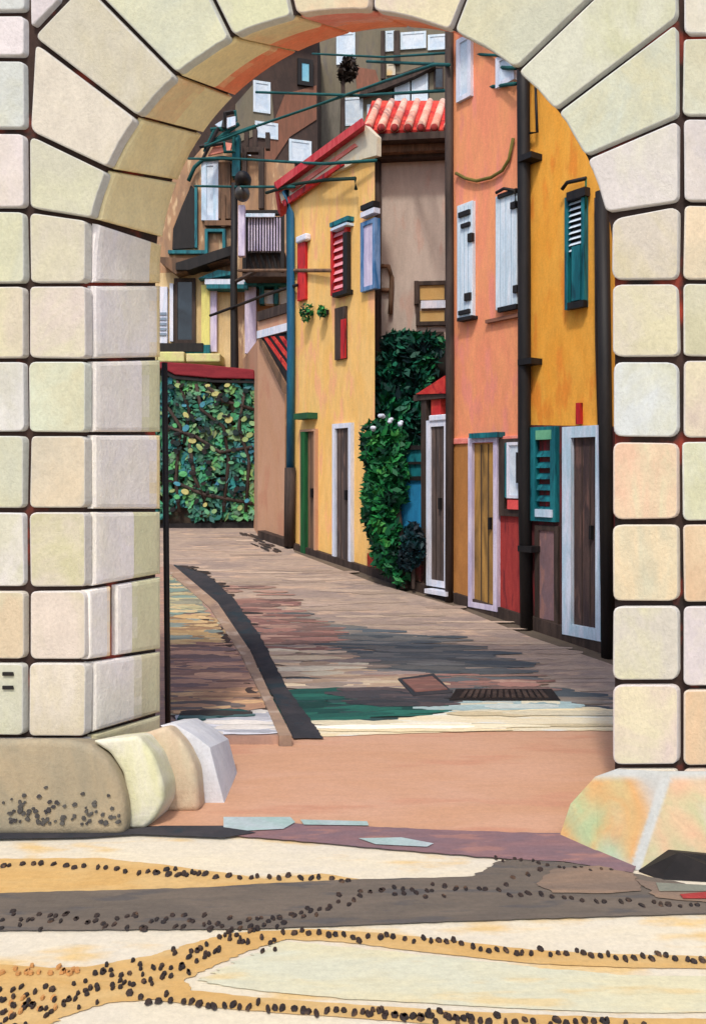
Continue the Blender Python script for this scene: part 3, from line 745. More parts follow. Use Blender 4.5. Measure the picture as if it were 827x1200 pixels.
def g5c(co, k):
    q = co+g5.location; u = CX+q.x/q.y*F; v = HZ+(EYE-q.z)/q.y*F
    rd = abs((u-782)*(1015-905)-(v-905)*(745-782))/116
    nn = mnoise.noise(Vector((q.x*6, q.z*7, 1+k*3)))*.9+.5
    if u < 763+(950-v)*.34: cols = [(152, 186, 170), (134, 178, 136), (168, 172, 132), (196, 152, 100), (182, 172, 160), (150, 176, 190)]; t = nn*.6+(u-660)/190*.9
    else: cols = [(190, 174, 146), (198, 160, 130), (176, 174, 136), (190, 180, 164)]; t = nn
    t = max(0, min(.999, t))*(len(cols)-1); i = int(t); t -= i
    c = tuple(cols[i][z]*(1-t)+cols[i+1][z]*t for z in range(3))
    ed = max(0, min(1, (7.5-rd)/3), min(1, (916-v)/8))
    return lin(tuple(c[z]*(1-ed)+(180, 182, 178)[z]*ed for z in range(3)))
for a_ in list(g5.data.attributes):
    if a_.name.startswith('tint'): g5.data.attributes.remove(a_)
for k_, nm in enumerate(('tint_a', 'tint_b')):
    at = g5.data.attributes.new(nm, 'FLOAT_COLOR', 'POINT')
    for v_ in g5.data.vertices: at.data[v_.index].color = g5c(v_.co, k_)+(1,)
V = [gg(745, 1018), gg(772, 1028), gg(880, 1034), gg(880, 1010), gg(790, 1008), P(776, 994, 3.62), P(796, 998, 3.5), P(830, 1008, 3.48), P(880, 1008, 3.5), P(880, 1004, 3.6)]
Fc = [(0, 1, 6, 5), (1, 2, 8, 7, 6), (5, 6, 7, 8, 9), (0, 5, 9, 3, 4), (2, 3, 9, 8), (0, 4, 3, 2, 1)]
solid('black_wedge', V, Fc, 'black', 'low black wedge on the paving before the right guard stone', 'rock', bev=.008)  # low black wedge-shaped solid in front of the right block

# ------------------------------------------------------------------ houses on the right
dn = 7.4
A = P(710, HZ, dn).xy; tdir = Vector((-713/F, 1.0))
W1 = Wall(A, A+tdir)
BK = Vector((.62, .78, 0))
def house(label, W, outline, m, back, name='house', base_u=None):
    k, _ = W.sz(base_u, HZ); p = W.p3(k, 0); p.z = gz(p.y)
    o = thing(name, p, label, 'house', 'houses along the street')
    bm = BM(); wpoly(bm, W, outline, -5, 0, 0, back=back); link('wall', bm, m, o)
    return o
def vb(u, W=W1, extra=.25):      # pixel row of the foot of the wall, sunk a little into the ground
    d = W.depth(u); return HZ+(EYE-gz(d)+extra)*F/d
def part(name, parent, m, fn, label=None, smooth=False):
    bm = BM(); fn(bm); o = link(name, bm, m, parent, smooth)
    if label: o['label'] = label
    return o
def door(h, W, r, frame_m, leaf_m, fw=.07, out=.05, label=None, reveal=.0, split=None):
    fr_ = part('door_frame', h, frame_m, lambda b: (wring(b, W, r, fw, -.02, out)))
    k0, k1, zb, zt_ = rect_sz(W, r, out)
    fw = min(fw, (k1-k0)*.3)
    dr = part('door', h, leaf_m, lambda b: kbox(b, W, k0+fw-.004, k1-fw+.004, zb+.02, zt_-fw+.004, -.02, out*.35), label)
    def planks(b):
        n = 3
        for i in range(1, n): kk = k0+fw+(k1-k0-2*fw)*i/n; kbox(b, W, kk-.006, kk+.006, zb+.04, zt_-fw-.02, out*.3, out*.35+.004)
    part('plank_joint', dr, 'dark', planks)
    part('handle', dr, 'black', lambda b: kbox(b, W, k0+fw+.05, k0+fw+.075, (zb+zt_)/2-.06, (zb+zt_)/2+.06, out*.3, out*.35+.04))
    return fr_
def louvre(h, W, r, fm, sm, back_m='black', n=7, fw=.035, out=.06, name='shutter', cut=(0, 1)):
    k0, k1, zb, zt_ = rect_sz(W, r, out)
    fr_ = part(name, h, fm, lambda b: wring(b, W, r, fw, .005, out))
    fw = min(fw, (k1-k0)*.3)
    part('recess', fr_, back_m, lambda b: kbox(b, W, k0+fw, k1-fw, zb+fw, zt_-fw, .002, .012))
    def sl(b):
        z0, z1 = zb+fw+(zt_-zb-2*fw)*cut[0], zb+fw+(zt_-zb-2*fw)*cut[1]
        for i in range(n):
            z = z0+(z1-z0)*(i+.2)/n; hh = (z1-z0)/n*.55
            pts = [W.p3(k0+fw, z, out-.012), W.p3(k1-fw, z, out-.012), W.p3(k1-fw, z+hh, .022), W.p3(k0+fw, z+hh, .022)]
            prism(b, pts, Vector((W.n.x, W.n.y, 0))*-.008)
    part('louvre_slats', fr_, sm, sl)
    return fr_
def pane_window(h, W, r, fm, pm, fw=.04, out=.04, bar=False, label=None):
    k0, k1, zb, zt_ = rect_sz(W, r, out)
    fr_ = part('window', h, fm, lambda b: (wring(b, W, r, fw, -.02, out), bar and kbox(b, W, (k0+k1)/2-.012, (k0+k1)/2+.012, zb+.02, zt_-.02, 0, out*.8)), label)
    fw = min(fw, (k1-k0)*.3)
    part('pane', fr_, pm, lambda b: kbox(b, W, k0+fw-.003, k1-fw+.003, zb+fw-.003, zt_-fw+.003, -.02, out-.018))
    return fr_
def bar(h, W, r, m, o0=0, o1=.05, name='bracket', bevel=0): return part(name, h, m, lambda b: wbox(b, W, r, o0, o1, bevel))
def wtube(h, W, pix, off, r, m, name='drainpipe', seg=10):
    def f(b):
        pts = []
        for u, v in pix: k, z = W.sz(u, v, off); pts.append(W.p3(k, z, off))
        tube(b, pts, r, seg)
    return part(name, h, m, f, smooth=True)

# --- orange-ochre house
h = house('orange ochre house with teal louvred shutter and white framed brown door', W1, [(613, vb(613)), (760, vb(760)), (760, -150), (613, -10)], 'orange', BK*4, base_u=660)
part('roof', h, 'tile', lambda b: wpoly(b, W1, [(608, -12), (765, -154), (765, -176), (608, -32)], -3, .4))
part('lower_wall', h, mat('umber_red_plaster', (70, 46, 46), (104, 44, 50), (132, 40, 48), st=VS), lambda b: wpoly(b, W1, [(619, vb(619)), (735, vb(735)), (735, 500), (619, 498)], -.05, .012))
louvre(h, W1, (661, 228, 684, 361), 'teal', 'shutterwhite', n=9, fw=.035, cut=(.5, 1))
bar(h, W1, (669, 288, 679, 352), 'teal', .03, .075, 'shutter_flap')
bar(h, W1, (664, 353, 683, 361), 'black', .03, .09, 'sill')
wtube(h, W1, [(658, 222), (664, 214), (686, 209)], .06, .018, 'black', 'shutter_rail'); wtube(h, W1, [(686, 208), (686, 244)], .05, .009, mat('green_iron', (40, 90, 60), (30, 70, 50)), 'shutter_rail')
bar(h, W1, (663, 222, 685, 232), 'black', .02, .09, 'lintel')
wtube(h, W1, [(627, 98), (629, 155), (620, 156)], .05, .013, 'black', 'bracket')
wtube(h, W1, [(700, 232), (702, 360), (705, 520)], .05, .011, mat('yellow_pipe', (232, 200, 90), (220, 180, 70)), 'conduit')
wtube(h, W1, [(697, 232), (698, 400), (701, 500)], .05, .010, 'dark', 'conduit')
bar(h, W1, (674, 472, 679, 497), 'red', 0, .04, 'letter_slot')
door(h, W1, (658, 499, 708, 748), 'skyblue', 'doorbrown', .10, .07, 'brown door in a wide pale blue frame')
part('frame_edge', h, 'teal', lambda b: wbox(b, W1, (703, 500, 708.5, 751), 0, .085))
# teal ground floor window
louvre(h, W1, (621, 500, 650, 611), 'teal', 'teal', n=6, fw=.06, out=.07, name='window', cut=(.0, .82))
bar(h, W1, (626, 597, 646, 606), 'skyblue', .03, .085, 'sill'); bar(h, W1, (627, 504, 645, 515), mat('mint_paint', (110, 176, 140), (90, 160, 130)), .01, .075, 'window_head')
part('panel', h, 'pink', lambda b: wbox(b, W1, (628, 618, 650, 728), .0, .028)).data.materials[0] = M['plum']
part('panel_frame', h, 'dark', lambda b: wring(b, W1, (626, 616, 653, 732), .045, .0, .045))
part('plinth', h, 'dark', lambda b: wpoly(b, W1, [(619, vb(619)), (728, vb(728)), (728, vb(728, extra=-.075)), (619, vb(619, extra=-.075))], 0, .06))
wtube(h, W1, [(612, -20), (613, 130), (614, 330), (614, 560), (617, 742)], .075, .062, 'black')
for v in (180, 420, 640): bar(h, W1, (606, v, 622, v+7), 'black', 0, .15, 'pipe_clamp')
wtube(h, W1, [(705, 225), (709, 500), (712, 772)], .09, .06, 'black')

# --- salmon house
h = house('salmon pink house with tall bluish white shutters and olive cable', W1, [(529, vb(529)), (612.5, vb(612.5)), (612.5, -60), (529, 6)], 'salmon', BK*4, base_u=575)
part('roof', h, 'tile', lambda b: wpoly(b, W1, [(524, 5), (613, -62), (613, -80), (524, -10)], -3, .3))
part('lower_wall', h, 'ochrewall', lambda b: wpoly(b, W1, [(530, vb(530)), (584, vb(584)), (584, 518), (530, 515)], -.05, .010))
part('lower_wall', h, 'darkred', lambda b: wpoly(b, W1, [(584.5, vb(584)), (609, vb(609)), (609, 516), (584.5, 517)], -.05, .014), 'dark red stretch of lower wall')
part('moulding', h, 'pink', lambda b: wbox(b, W1, (530, 512, 606, 519), 0, .03, .006))
def pshutter(r, marks):
    k0, k1, zb, zt_ = rect_sz(W1, r, .05)
    s = part('shutter', h, 'shutterwhite', lambda b: (kbox(b, W1, k0, k1, zb, zt_, .0, .05, .006)))
    def rails(b):
        for i in range(1, 4): kk = k0+(k1-k0)*i/4; kbox(b, W1, kk-.004, kk+.004, zb+.03, zt_-.03, .04, .053)
    part('plank_joint', s, mat('shutter_joint', (168, 192, 210), (176, 198, 214)), rails)
    for q in marks: part('hinge', s, 'black', lambda b, q=q: wbox(b, W1, q, .03, .075, .004))
pshutter((535, 238, 553, 373), [(536, 247, 549, 253), (539, 261, 549, 266), (547, 273, 552, 283), (543, 343, 550, 352), (536, 363, 549, 368)])
pshutter((580, 226, 605, 361), [(582, 224, 604, 229), (597, 236, 604, 244), (600, 334, 605, 343), (582, 358, 604, 364)])
bar(h, W1, (535, 371, 552, 375), 'black', 0, .09, 'sill')
wtube(h, W1, [(581, 226), (590, 221), (603, 223), (604, 240)], .08, .016, 'black', 'shutter_rail')
bar(h, W1, (568, 371, 606, 375), mat('brown_ledge', (140, 96, 78), (128, 88, 72)), 0, .045, 'ledge')
pane_window(h, W1, (534, 42, 551, 116), 'white', 'panewhite', .05, .04); pane_window(h, W1, (580, 62, 602, 98), 'white', 'panewhite', .05, .04)
wtube(h, W1, [(534, 203), (545, 209), (558, 212), (575, 208), (588, 200), (596, 187), (601, 162)], .03, .017, mat('olive_cable', (120, 108, 52), (96, 92, 44)), 'cable')
door(h, W1, (548, 512, 582, 714), 'lav', 'dooramber', .055, .06, 'amber brown door in a lavender frame')
bar(h, W1, (549, 507, 583, 513), 'teal', 0, .10, 'lintel')
part('window_surround', h, 'dark', lambda b: wring(b, W1, (584, 514, 611, 605), .07, -.02, .05))
pane_window(h, W1, (593, 518, 612, 584), 'white', 'panewhite', .03, .07)
part('frame_strip', h, 'teal', lambda b: wbox(b, W1, (591, 519, 593.5, 583), 0, .06)); bar(h, W1, (604, 530, 607, 566), 'black', .05, .085, 'handle')
bar(h, W1, (594, 586, 612, 597), mat('coral_paint', (232, 96, 92), (224, 84, 84)), 0, .07, 'sill')
part('plinth', h, 'dark', lambda b: wpoly(b, W1, [(531, vb(531)), (612, vb(612)), (612, vb(612, extra=-.06)), (531, vb(531, extra=-.06))], 0, .05))
wtube(h, W1, [(526, 20), (526, 200), (527, 450), (526, 712)], .05, .045, 'dark')

# --- gate house with white framed door and little red roof
h = thing('gate_lodge', W1.p3(W1.sz(510, HZ)[0], gz(W1.depth(510))), 'narrow gate lodge with small red tiled roof beside the leafy bush', 'gate lodge')
part('wall', h, 'dark', lambda b: wpoly(b, W1, [(497, vb(497)), (523, vb(523)), (523, 488), (497, 492)], -.35, -.03))
door(h, W1, (499, 492, 525, 688), 'white', 'doorgrey', .07, .03, 'grey brown door in a white frame')
part('wall_panel', h, 'tile', lambda b: wbox(b, W1, (505, 468, 516, 490), -.3, -.02)); part('wall_stone', h, 'white', lambda b: wbox(b, W1, (502, 486, 522, 493), -.25, .045, .01))
part('post', h, 'dark', lambda b: wbox(b, W1, (493, 466, 499, 690), -.12, -.0))
part('beam', h, 'dark', lambda b: wbox(b, W1, (484, 461, 522, 468), -.3, .02))
part('roof', h, 'tile', lambda b: wpoly(b, W1, [(487, 462), (521, 461), (521, 440)], -.5, .04))
part('doorstep', h, 'white', lambda b: wbox(b, W1, (497, 692, 522, 697), 0, .12)); part('doorstep', h, 'dark', lambda b: wbox(b, W1, (494, 698, 524, 708), 0, .06))

# --- taupe house set back
dT = 10.9
WT = Wall(P(440, HZ, dT+.05).xy, P(560, HZ, dT-.1).xy)
h = house('taupe plastered house set back behind the bush with scalloped red roof tiles', WT, [(436, 760), (620, 760), (620, 160), (436, 164)], 'taupe', Vector((.05, 3.5, 0)), base_u=480)
part('eave_beam', h, 'dark', lambda b: wbox(b, WT, (426, 155, 540, 163), -.3, .42)); part('eave_board', h, 'brown', lambda b: wbox(b, WT, (430, 163, 540, 177), -.2, .26)); part('eave_board', h, 'dark', lambda b: wbox(b, WT, (432, 178, 540, 184), -.1, .16))
def roofslope(b):
    e0, e1 = P(424, 152, dT-.35), P(600, 152, dT-.35); r0, r1 = P(436, 118, dT+.6), P(600, 118, dT+.6)
    prism(b, [e0, e1, r1, r0], (0, .02, -.06))
part('roof', h, 'tile', roofslope)
rt = None
for i in range(9):
    u = 431+i*15.5
    def tl(b, u=u):
        a, c = P(u, 150, dT-.40), P(u+13-i*.6, 119, dT+.6)
        pts = [a.lerp(c, t) for t in (0, .33, .66, 1)]; tube(b, pts, [.055, .052, .05, .045], 10)
    part('roof_tile', h, mat('cream_roof_tile', (240, 202, 180), (226, 150, 130), scale=3.2, streak=.2) if i % 1 == 0 else 'tile', tl, smooth=True)
for i in range(9): part('tile_hollow', h, 'darkred', lambda b, i=i: ell(b, P(431+i*15.5, 149.5, dT-.42), (.05, .03, .05), 10, 6), smooth=True)
f_ = part('window', h, 'dark', lambda b: wring(b, WT, (487, 329, 525, 381), .05, -.02, .06)); part('pane', f_, 'ochre', lambda b: (wbox(b, WT, (491, 333, 522, 351), 0, .03), wbox(b, WT, (491, 364, 522, 378), 0, .03)))
part('transom', f_, 'white', lambda b: wbox(b, WT, (493, 352, 524, 361), 0, .07)); bar(h, WT, (485, 329, 490, 356), 'dark', 0, .09, 'shutter')
wtube(h, WT, [(446, 312), (455, 312), (459, 325), (458, 350), (457, 368)], .05, .03, 'brown', 'stove_pipe'); wtube(h, WT, [(446, 340), (456, 340)], .04, .03, 'brown', 'stove_pipe')
bar(h, WT, (455, 389, 520, 394), 'dark', 0, .12, 'ledge')
bar(h, WT, (490, 398, 522, 452), 'black', 0, .05, 'doorway')
wtube(h, WT, [(442, 185), (442, 400), (443, 560), (444, 640)], .07, .05, 'dark')

# --- yellow house
h = house('yellow house with red louvred shutter and blue downpipe on its corner', W1, [(338, vb(338)), (439, vb(439)), (439, 176), (427, 182), (408, 194), (350, 222), (338, 232)], 'yellow', Vector((-.08, 3.2, 0)), base_u=390)
part('verge', h, mat('rose_red_verge', (206, 84, 88), (190, 50, 62), st=VS), lambda b: wpoly(b, W1, [(321, 214), (424, 138), (428, 145), (325, 221)], 0, .16, back=(-.06, 1.3, 0)))
part('verge_board', h, 'cream', lambda b: wpoly(b, W1, [(326, 222), (428, 147), (441, 160), (441, 182), (425, 186), (405, 196), (350, 224), (330, 238)], -.02, .05))
part('verge_stripe', h, 'pink', lambda b: wpoly(b, W1, [(338, 222), (415, 168), (418, 171), (342, 225)], .03, .065)); part('verge_stripe', h, 'red', lambda b: wpoly(b, W1, [(330, 236), (350, 222), (400, 190), (402, 193), (352, 228), (333, 242)], .03, .075))
louvre(h, W1, (387, 264, 406, 344), 'red', mat('pink_slat', (226, 150, 160), (214, 128, 140)), 'red', n=8, fw=.05, out=.06)
part('shutter_edge', h, 'black', lambda b: wbox(b, W1, (401.5, 272, 406.5, 342), .02, .075)); bar(h, W1, (386, 257, 407, 262), 'teal', 0, .10, 'lintel'); bar(h, W1, (387, 264, 406, 267), 'skyblue', 0, .11, 'lintel')
bar(h, W1, (389, 341, 406, 346), 'black', 0, .10, 'sill')
pane_window(h, W1, (422, 258, 439, 340), 'blue', 'lav', .05, .06); bar(h, W1, (422, 238, 437, 244), 'black', 0, .10, 'lintel'); bar(h, W1, (422, 246, 438, 252), 'white', 0, .09, 'lintel')
part('window', h, 'red', lambda b: wbox(b, W1, (348, 283, 357, 352), 0, .05, .01), 'narrow dark red shuttered window'); bar(h, W1, (346, 275, 358, 283), 'white', 0, .09, 'lintel', .02)
part('window', h, 'dark', lambda b: wbox(b, W1, (392, 360, 404, 421), 0, .04), 'narrow window with a red curtain'); bar(h, W1, (399, 374, 404, 420), 'red', .03, .05, 'curtain')
door(h, W1, (351, 503, 369, 652), 'peach', 'brown', .03, .05); part('door_edge', h, mat('green_paint', (30, 96, 52), (24, 74, 44), st=VS), lambda b: wbox(b, W1, (352, 506, 357, 650), 0, .07))
door(h, W1, (389, 496, 411, 664), 'white', 'doorgrey', .06, .05, 'grey door in a white frame')
bar(h, W1, (344, 484, 360, 491), mat('green_iron', (40, 90, 60)), 0, .16, 'shelf')
part('plinth', h, 'dark', lambda b: wpoly(b, W1, [(338, vb(338)), (438, vb(438)), (438, vb(438, extra=-.03)), (338, vb(338, extra=-.03))], 0, .06))
wtube(h, W1, [(335, 225), (340, 250), (341, 400), (340, 560)], .07, .055, mat('blue_downpipe', (24, 84, 120), (34, 104, 130), st=VS, rough=.5), 'downpipe'); wtube(h, W1, [(340, 548), (339, 640)], .09, .075, 'dark', 'downpipe_foot')
wtube(h, W1, [(312, 226), (345, 216), (380, 211), (416, 209), (417, 222)], .12, .022, mat('dark_green_iron', (20, 46, 42), (26, 56, 48)), 'cable_bracket')
def leaves_blob(bm, cols, blobs, n, size, store):
    tot = sum(b[1][0]*b[1][2] for b in blobs)
    for c, r in blobs:
        for i in range(int(n*r[0]*r[2]/tot)):
            while True:
                q = Vector([random.uniform(-1, 1) for _ in range(3)])
                if .25 < q.length < 1: break
            q = q*(1/max(q.length, .7)) if random.random() < .6 else q
            q *= random.uniform(.88, 1.08)
            if mnoise.noise(Vector((c[0]+q.x*r[0], c[1]+q.y*r[1], c[2]+q.z*r[2]))*6) < -.33: continue
            p = Vector((c[0]+q.x*r[0], c[1]+q.y*r[1], c[2]+q.z*r[2]))
            leaf(bm, p, size*random.uniform(.6, 1.3), store, cols)
def leaf(bm, p, s, store, cols, flat=None):
    a = Vector([random.gauss(0, 1) for _ in range(3)]).normalized()
    if flat: a = (a*.28+flat).normalized()
    x = a.orthogonal().normalized(); x.rotate(Matrix.Rotation(random.random()*6.28, 3, a)); y = a.cross(x)
    w = s*random.uniform(.35, .55)
    vs = [bm.verts.new(p-x*s), bm.verts.new(p-x*s*.2+y*w), bm.verts.new(p+x*s), bm.verts.new(p-x*s*.2-y*w)]
    bm.faces.new((vs[0], vs[1], vs[2])); bm.faces.new((vs[0], vs[2], vs[3]))
    k = mnoise.noise(p*5)*.5+.5+random.uniform(-.3, .3)
    c = cols[max(0, min(len(cols)-1, int(k*len(cols))))]
    store += [c, c]
def foliage(name, parent, blobs, n, size, cols, flat=None, mask=None):
    bm = BM(); st = []; leaves_blob(bm, cols, blobs, n, size, st)
    me_o = link_nr(name, bm, 'leaf', parent); cl = [lin(c) for c in st]
    tints(me_o, lambda p: cl[p.index], lambda p: cl[p.index]); return me_o
GR = [(8, 44, 36), (8, 60, 42), (12, 84, 50), (20, 104, 56), (34, 122, 60), (70, 144, 70)]
DK = [(6, 34, 38), (8, 52, 48), (10, 72, 58), (14, 92, 70), (22, 110, 64)]
# two small plants hanging on the yellow wall
for (u, v, a, b_, lb) in ((359, 366, 7, 11, 'larger green plant in a wall bracket under the yellow house window'), (377, 365, 5, 7, 'smaller green plant in a wall bracket on the yellow house')):
    k, z = W1.sz(u, v, .1); c = W1.p3(k, z, .1); d = c.y; o = thing('hanging_plant', c, lb, 'plant', 'plants hung on the yellow wall')
    foliage('leaves', o, [(c, (a*d/F, .08, b_*d/F))], 110, .035, GR); part('bracket', o, 'black', lambda b: kbox(b, W1, k-.02, k+.02, z-.03, z+.03, 0, .1))

# --- low peach house at the bend
h = house('low peach house at the bend with black and red striped lean-to roof', W1, [(302, vb(302)), (334, vb(334)), (334, 452), (302, 398)], 'peach', Vector((-.5, 2.2, 0)), base_u=318)
part('roof', h, 'black', lambda b: wpoly(b, W1, [(301, 392), (336, 392), (336, 455), (333, 452)], -1.2, .05))
def strp(b):
    for (a, c) in (((308, 394), (337, 434)), ((317, 394), (337, 420)), ((327, 394), (337, 407))): wpoly(b, W1, [a, (a[0]+4, a[1]), (c[0], c[1]-5), (c[0], c[1]+2)], .03, .065)
part('roof_stripe', h, 'tile', strp)
part('gable_board', h, 'brown', lambda b: wpoly(b, W1, [(301, 396), (304, 394), (336, 452), (336, 462), (331, 460)], 0, .075))
part('eave', h, 'white', lambda b: wbox(b, W1, (301, 383, 337, 392), -1.0, .08)); part('upper_wall', h, 'peach', lambda b: wbox(b, W1, (302, 371, 336, 383), -1.0, .02)); part('ledge', h, 'dark', lambda b: wbox(b, W1, (301, 360, 337, 371), -1.0, .06))
part('plinth', h, 'dark', lambda b: wpoly(b, W1, [(302, vb(302)), (334, vb(334)), (334, vb(334, extra=-.05)), (302, vb(302, extra=-.05))], 0, .12))

# ------------------------------------------------------------------ bush and garden
dB = 9.9
def blob(u, v, ru, rv, d, ry=.25): return (P(u, v, d), (ru*d/F, ry, rv*d/F))
c = G(462, 690); o = thing('climbing_bush', (P(462, 600, 9.75).x, 9.75, gz(9.75)), 'tall dark green bush spilling over the garden wall beside the yellow house', 'bush')
foliage('foliage', o, [blob(452, 528, 26, 38, 9.7), blob(446, 585, 22, 45, 9.65), blob(455, 560, 22, 45, 9.6), blob(456, 640, 20, 34, 9.55), blob(470, 668, 11, 20, 9.45, .15), blob(437, 520, 14, 26, 9.8), blob(438, 600, 14, 34, 9.6)], 5200, .062, GR)
part('stem', o, 'dark', lambda b: (tube(b, [P(474, 690, 9.4), P(470, 640, 9.5), P(462, 560, 9.7), P(468, 500, 9.8)], [.05, .045, .035, .02], 8), tube(b, [P(466, 600, 9.6), P(446, 540, 9.7)], [.03, .015], 6)), smooth=True)
for (u, v) in ((447, 489), (458, 493), (470, 496), (437, 502)):
    fl = BM()
    for j in range(5): ell(fl, P(u+random.uniform(-2.2, 2.2), v+random.uniform(-2, 2), 9.42+random.uniform(-.02, .02)), (.025, .02, .022), 7, 5)
    link('flower', fl, 'white', o, True)
o = thing('ivy', (P(480, 600, 10.6).x, 10.5, gz(10.5)), 'dark teal green ivy climbing the taupe wall behind the bush', 'ivy')
foliage('foliage', o, [blob(478, 430, 34, 40, 10.5, .2), blob(470, 470, 32, 50, 10.5, .2), blob(485, 520, 34, 60, 10.45, .2), blob(462, 408, 16, 18, 10.5, .15), blob(500, 406, 20, 16, 10.5, .15), blob(478, 410, 30, 22, 10.5, .15), blob(458, 450, 16, 40, 10.5, .15), blob(500, 480, 14, 30, 10.4, .15)], 5200, .07, DK)
part('stem', o, 'dark', lambda b: tube(b, [P(470, 690, 10.5), P(474, 560, 10.6), P(478, 430, 10.65)], [.05, .04, .02], 8), smooth=True)
o = thing('garden_shrub', (P(485, 650, 9.3).x, 9.35, gz(9.35)), 'small blue black shrub between the blue gate and the white door frame', 'shrub')
foliage('foliage', o, [blob(484, 638, 13, 24, 9.3, .14), blob(478, 655, 12, 14, 9.3, .12)], 1100, .045, [(8, 26, 36), (10, 36, 44), (14, 50, 58), (10, 60, 60)])
part('stem', o, 'dark', lambda b: tube(b, [P(484, 690, 9.3), P(484, 630, 9.3)], .02, 6))
o = thing('garden_gate', (P(482, 600, 9.6).x, 9.6, gz(9.6)), 'bright blue garden gate half hidden behind the bush', 'gate')
WG = Wall(P(465, HZ, 9.72).xy, P(497, HZ, 9.5).xy)
part('gate_panel', o, mat('bright_blue_paint', (36, 130, 180), (28, 112, 160), st=VS), lambda b: wbox(b, WG, (468, 562, 495, 690), -.03, 0)); part('gate_panel', o, 'teal', lambda b: wbox(b, WG, (470, 524, 495, 558), -.03, 0)); [part('rail', o, 'black', lambda b, q=q: wbox(b, WG, q, -.03, .03)) for q in ((468, 558, 496, 563), (472, 522, 496, 527), (474, 541, 494, 544))]
o = thing('garden_wall', (P(462, 600, 9.5).x, 9.45, gz(9.45)), 'low red garden wall at the foot of the bush', 'garden wall')
WL = Wall(W1.p3(W1.sz(432, HZ)[0], 0).xy, W1.p3(W1.sz(495, HZ)[0], 0).xy)
part('wall', o, 'tile', lambda b: wpoly(b, WL, [(430, vb(430)), (463, vb(463)), (463, 656), (430, 648)], -.12, 0)); part('wall', o, mat('flowered_wall', (150, 70, 76), (120, 84, 72), (200, 150, 110), scale=7), lambda b: wpoly(b, WL, [(463.5, vb(463.5)), (496, vb(496)), (496, 662), (463.5, 658)], -.12, .0), 'mottled plum end of the low wall')
part('wall_foot', o, 'dark', lambda b: wpoly(b, WL, [(430, vb(430)), (496, vb(496)), (496, vb(496, extra=-.04)), (430, vb(430, extra=-.04))], 0, .07))

# ------------------------------------------------------------------ ivy wall across the bend
dH = 13.0
WH = Wall(P(150, HZ, dH).xy, P(310, HZ, dH).xy)
o = thing('ivy_wall', (P(245, HZ, dH).x, dH, gz(dH)), 'garden wall overgrown with mottled green ivy under a wine red coping', 'ivy wall')
part('wall', o, mat('dark_ivy_wall', (50, 42, 36), (66, 54, 42), (36, 56, 44), scale=3), lambda b: wpoly(b, WH, [(90, 628), (303, 628), (303, 445), (190, 432), (90, 432)], -.35, 0))
bm = BM(); st = []
IV = [(42, 92, 74), (52, 124, 90), (66, 146, 102), (40, 118, 114), (90, 148, 100), (112, 146, 92), (44, 106, 90)]
cells = [(random.uniform(60, 300), random.uniform(446, 606)) for _ in range(120)]
def ivy_edge(u, v):
    ds = sorted((math.hypot(u-a, (v-b)*.8) for a, b in cells))[:2]; return ds[1]-ds[0]
for i in range(7500):
    u, v = random.uniform(92, 300), random.uniform(444, 608)
    if ivy_edge(u, v) < 1.8: continue
    p = P(u, v, dH-random.uniform(.02, .14)); cx_ = min(cells, key=lambda q: math.hypot(u-q[0], v-q[1]))
    idx = int(cx_[0]*7+cx_[1]*3) % len(IV)
    cc = tuple(x*random.uniform(.85, 1.12) for x in IV[idx]) if random.random() < .9 else random.choice(IV)
    leaf(bm, p, random.uniform(.045, .085), st, [cc], flat=Vector((0, -1, .2)))
fo = link_nr('ivy_leaves', bm, 'leaf', o); cl = [lin(c) for c in st]; tints(fo, lambda p: cl[p.index])
def dabs(name, cols, n, r0, r1, d0):
    bm = BM(); st = []
    for i in range(n):
        u, v = random.uniform(194, 298), random.uniform(450, 600)
        c = P(u, v, d0); r = random.uniform(r0, r1)*dH/F; a = random.uniform(-1, 1); s2 = random.uniform(.5, .8)
        pts = []
        for k in range(9):
            t = k*2*math.pi/9; x, y = math.cos(t)*r, math.sin(t)*r*s2
            pts.append(c+Vector((x*math.cos(a)-y*math.sin(a), random.uniform(-.004, .004), x*math.sin(a)+y*math.cos(a))))
        prism(bm, pts, (0, .03, 0)); st += [random.choice(cols)]*11
    ob = link_nr(name, bm, 'leaf', o); bmx = [lin(c) for c in st]; tints(ob, lambda p: bmx[min(p.index, len(bmx)-1)])
dabs('broad_leaves', [(150, 170, 110), (136, 170, 120), (190, 186, 120), (100, 160, 120), (70, 140, 160), (150, 170, 110), (90, 170, 110)], 44, 2.6, 5.5, dH-.16)
dabs('dark_leaves', [(24, 26, 28), (36, 30, 30), (20, 40, 40)], 75, 2.2, 4.4, dH-.18)
def creeper(b):
    for pts in ([(192, 470), (212, 500), (206, 560), (210, 600)], [(230, 450), (236, 480), (262, 500), (268, 540), (262, 600)], [(196, 500), (230, 512), (258, 530), (296, 524)], [(222, 520), (228, 560), (240, 585), (236, 606)], [(286, 460), (280, 500), (292, 540), (288, 600)], [(240, 450), (262, 470), (298, 480)], [(198, 562), (240, 580), (296, 590)], [(208, 446), (222, 480), (216, 520)]):
        tube(b, [P(u, v, dH-.13) for u, v in pts], .03, 6)
part('creeper_stem', o, 'dark', creeper, smooth=True)
part('coping', o, 'copingred', lambda b: wpoly(b, WH, [(90, 424), (192, 424), (240, 427), (297, 433), (299, 444), (250, 443), (205, 439), (192, 432), (90, 432)], -.5, .2, .015))
part('coping_edge', o, 'black', lambda b: wpoly(b, WH, [(190, 432), (205, 440), (250, 445), (299, 446), (299, 449), (250, 448), (204, 444), (190, 437)], -.3, .17))
part('wall_foot', o, 'black', lambda b: wpoly(b, WH, [(150, 628), (303, 628), (303, 611), (150, 615)], -.02, .06))

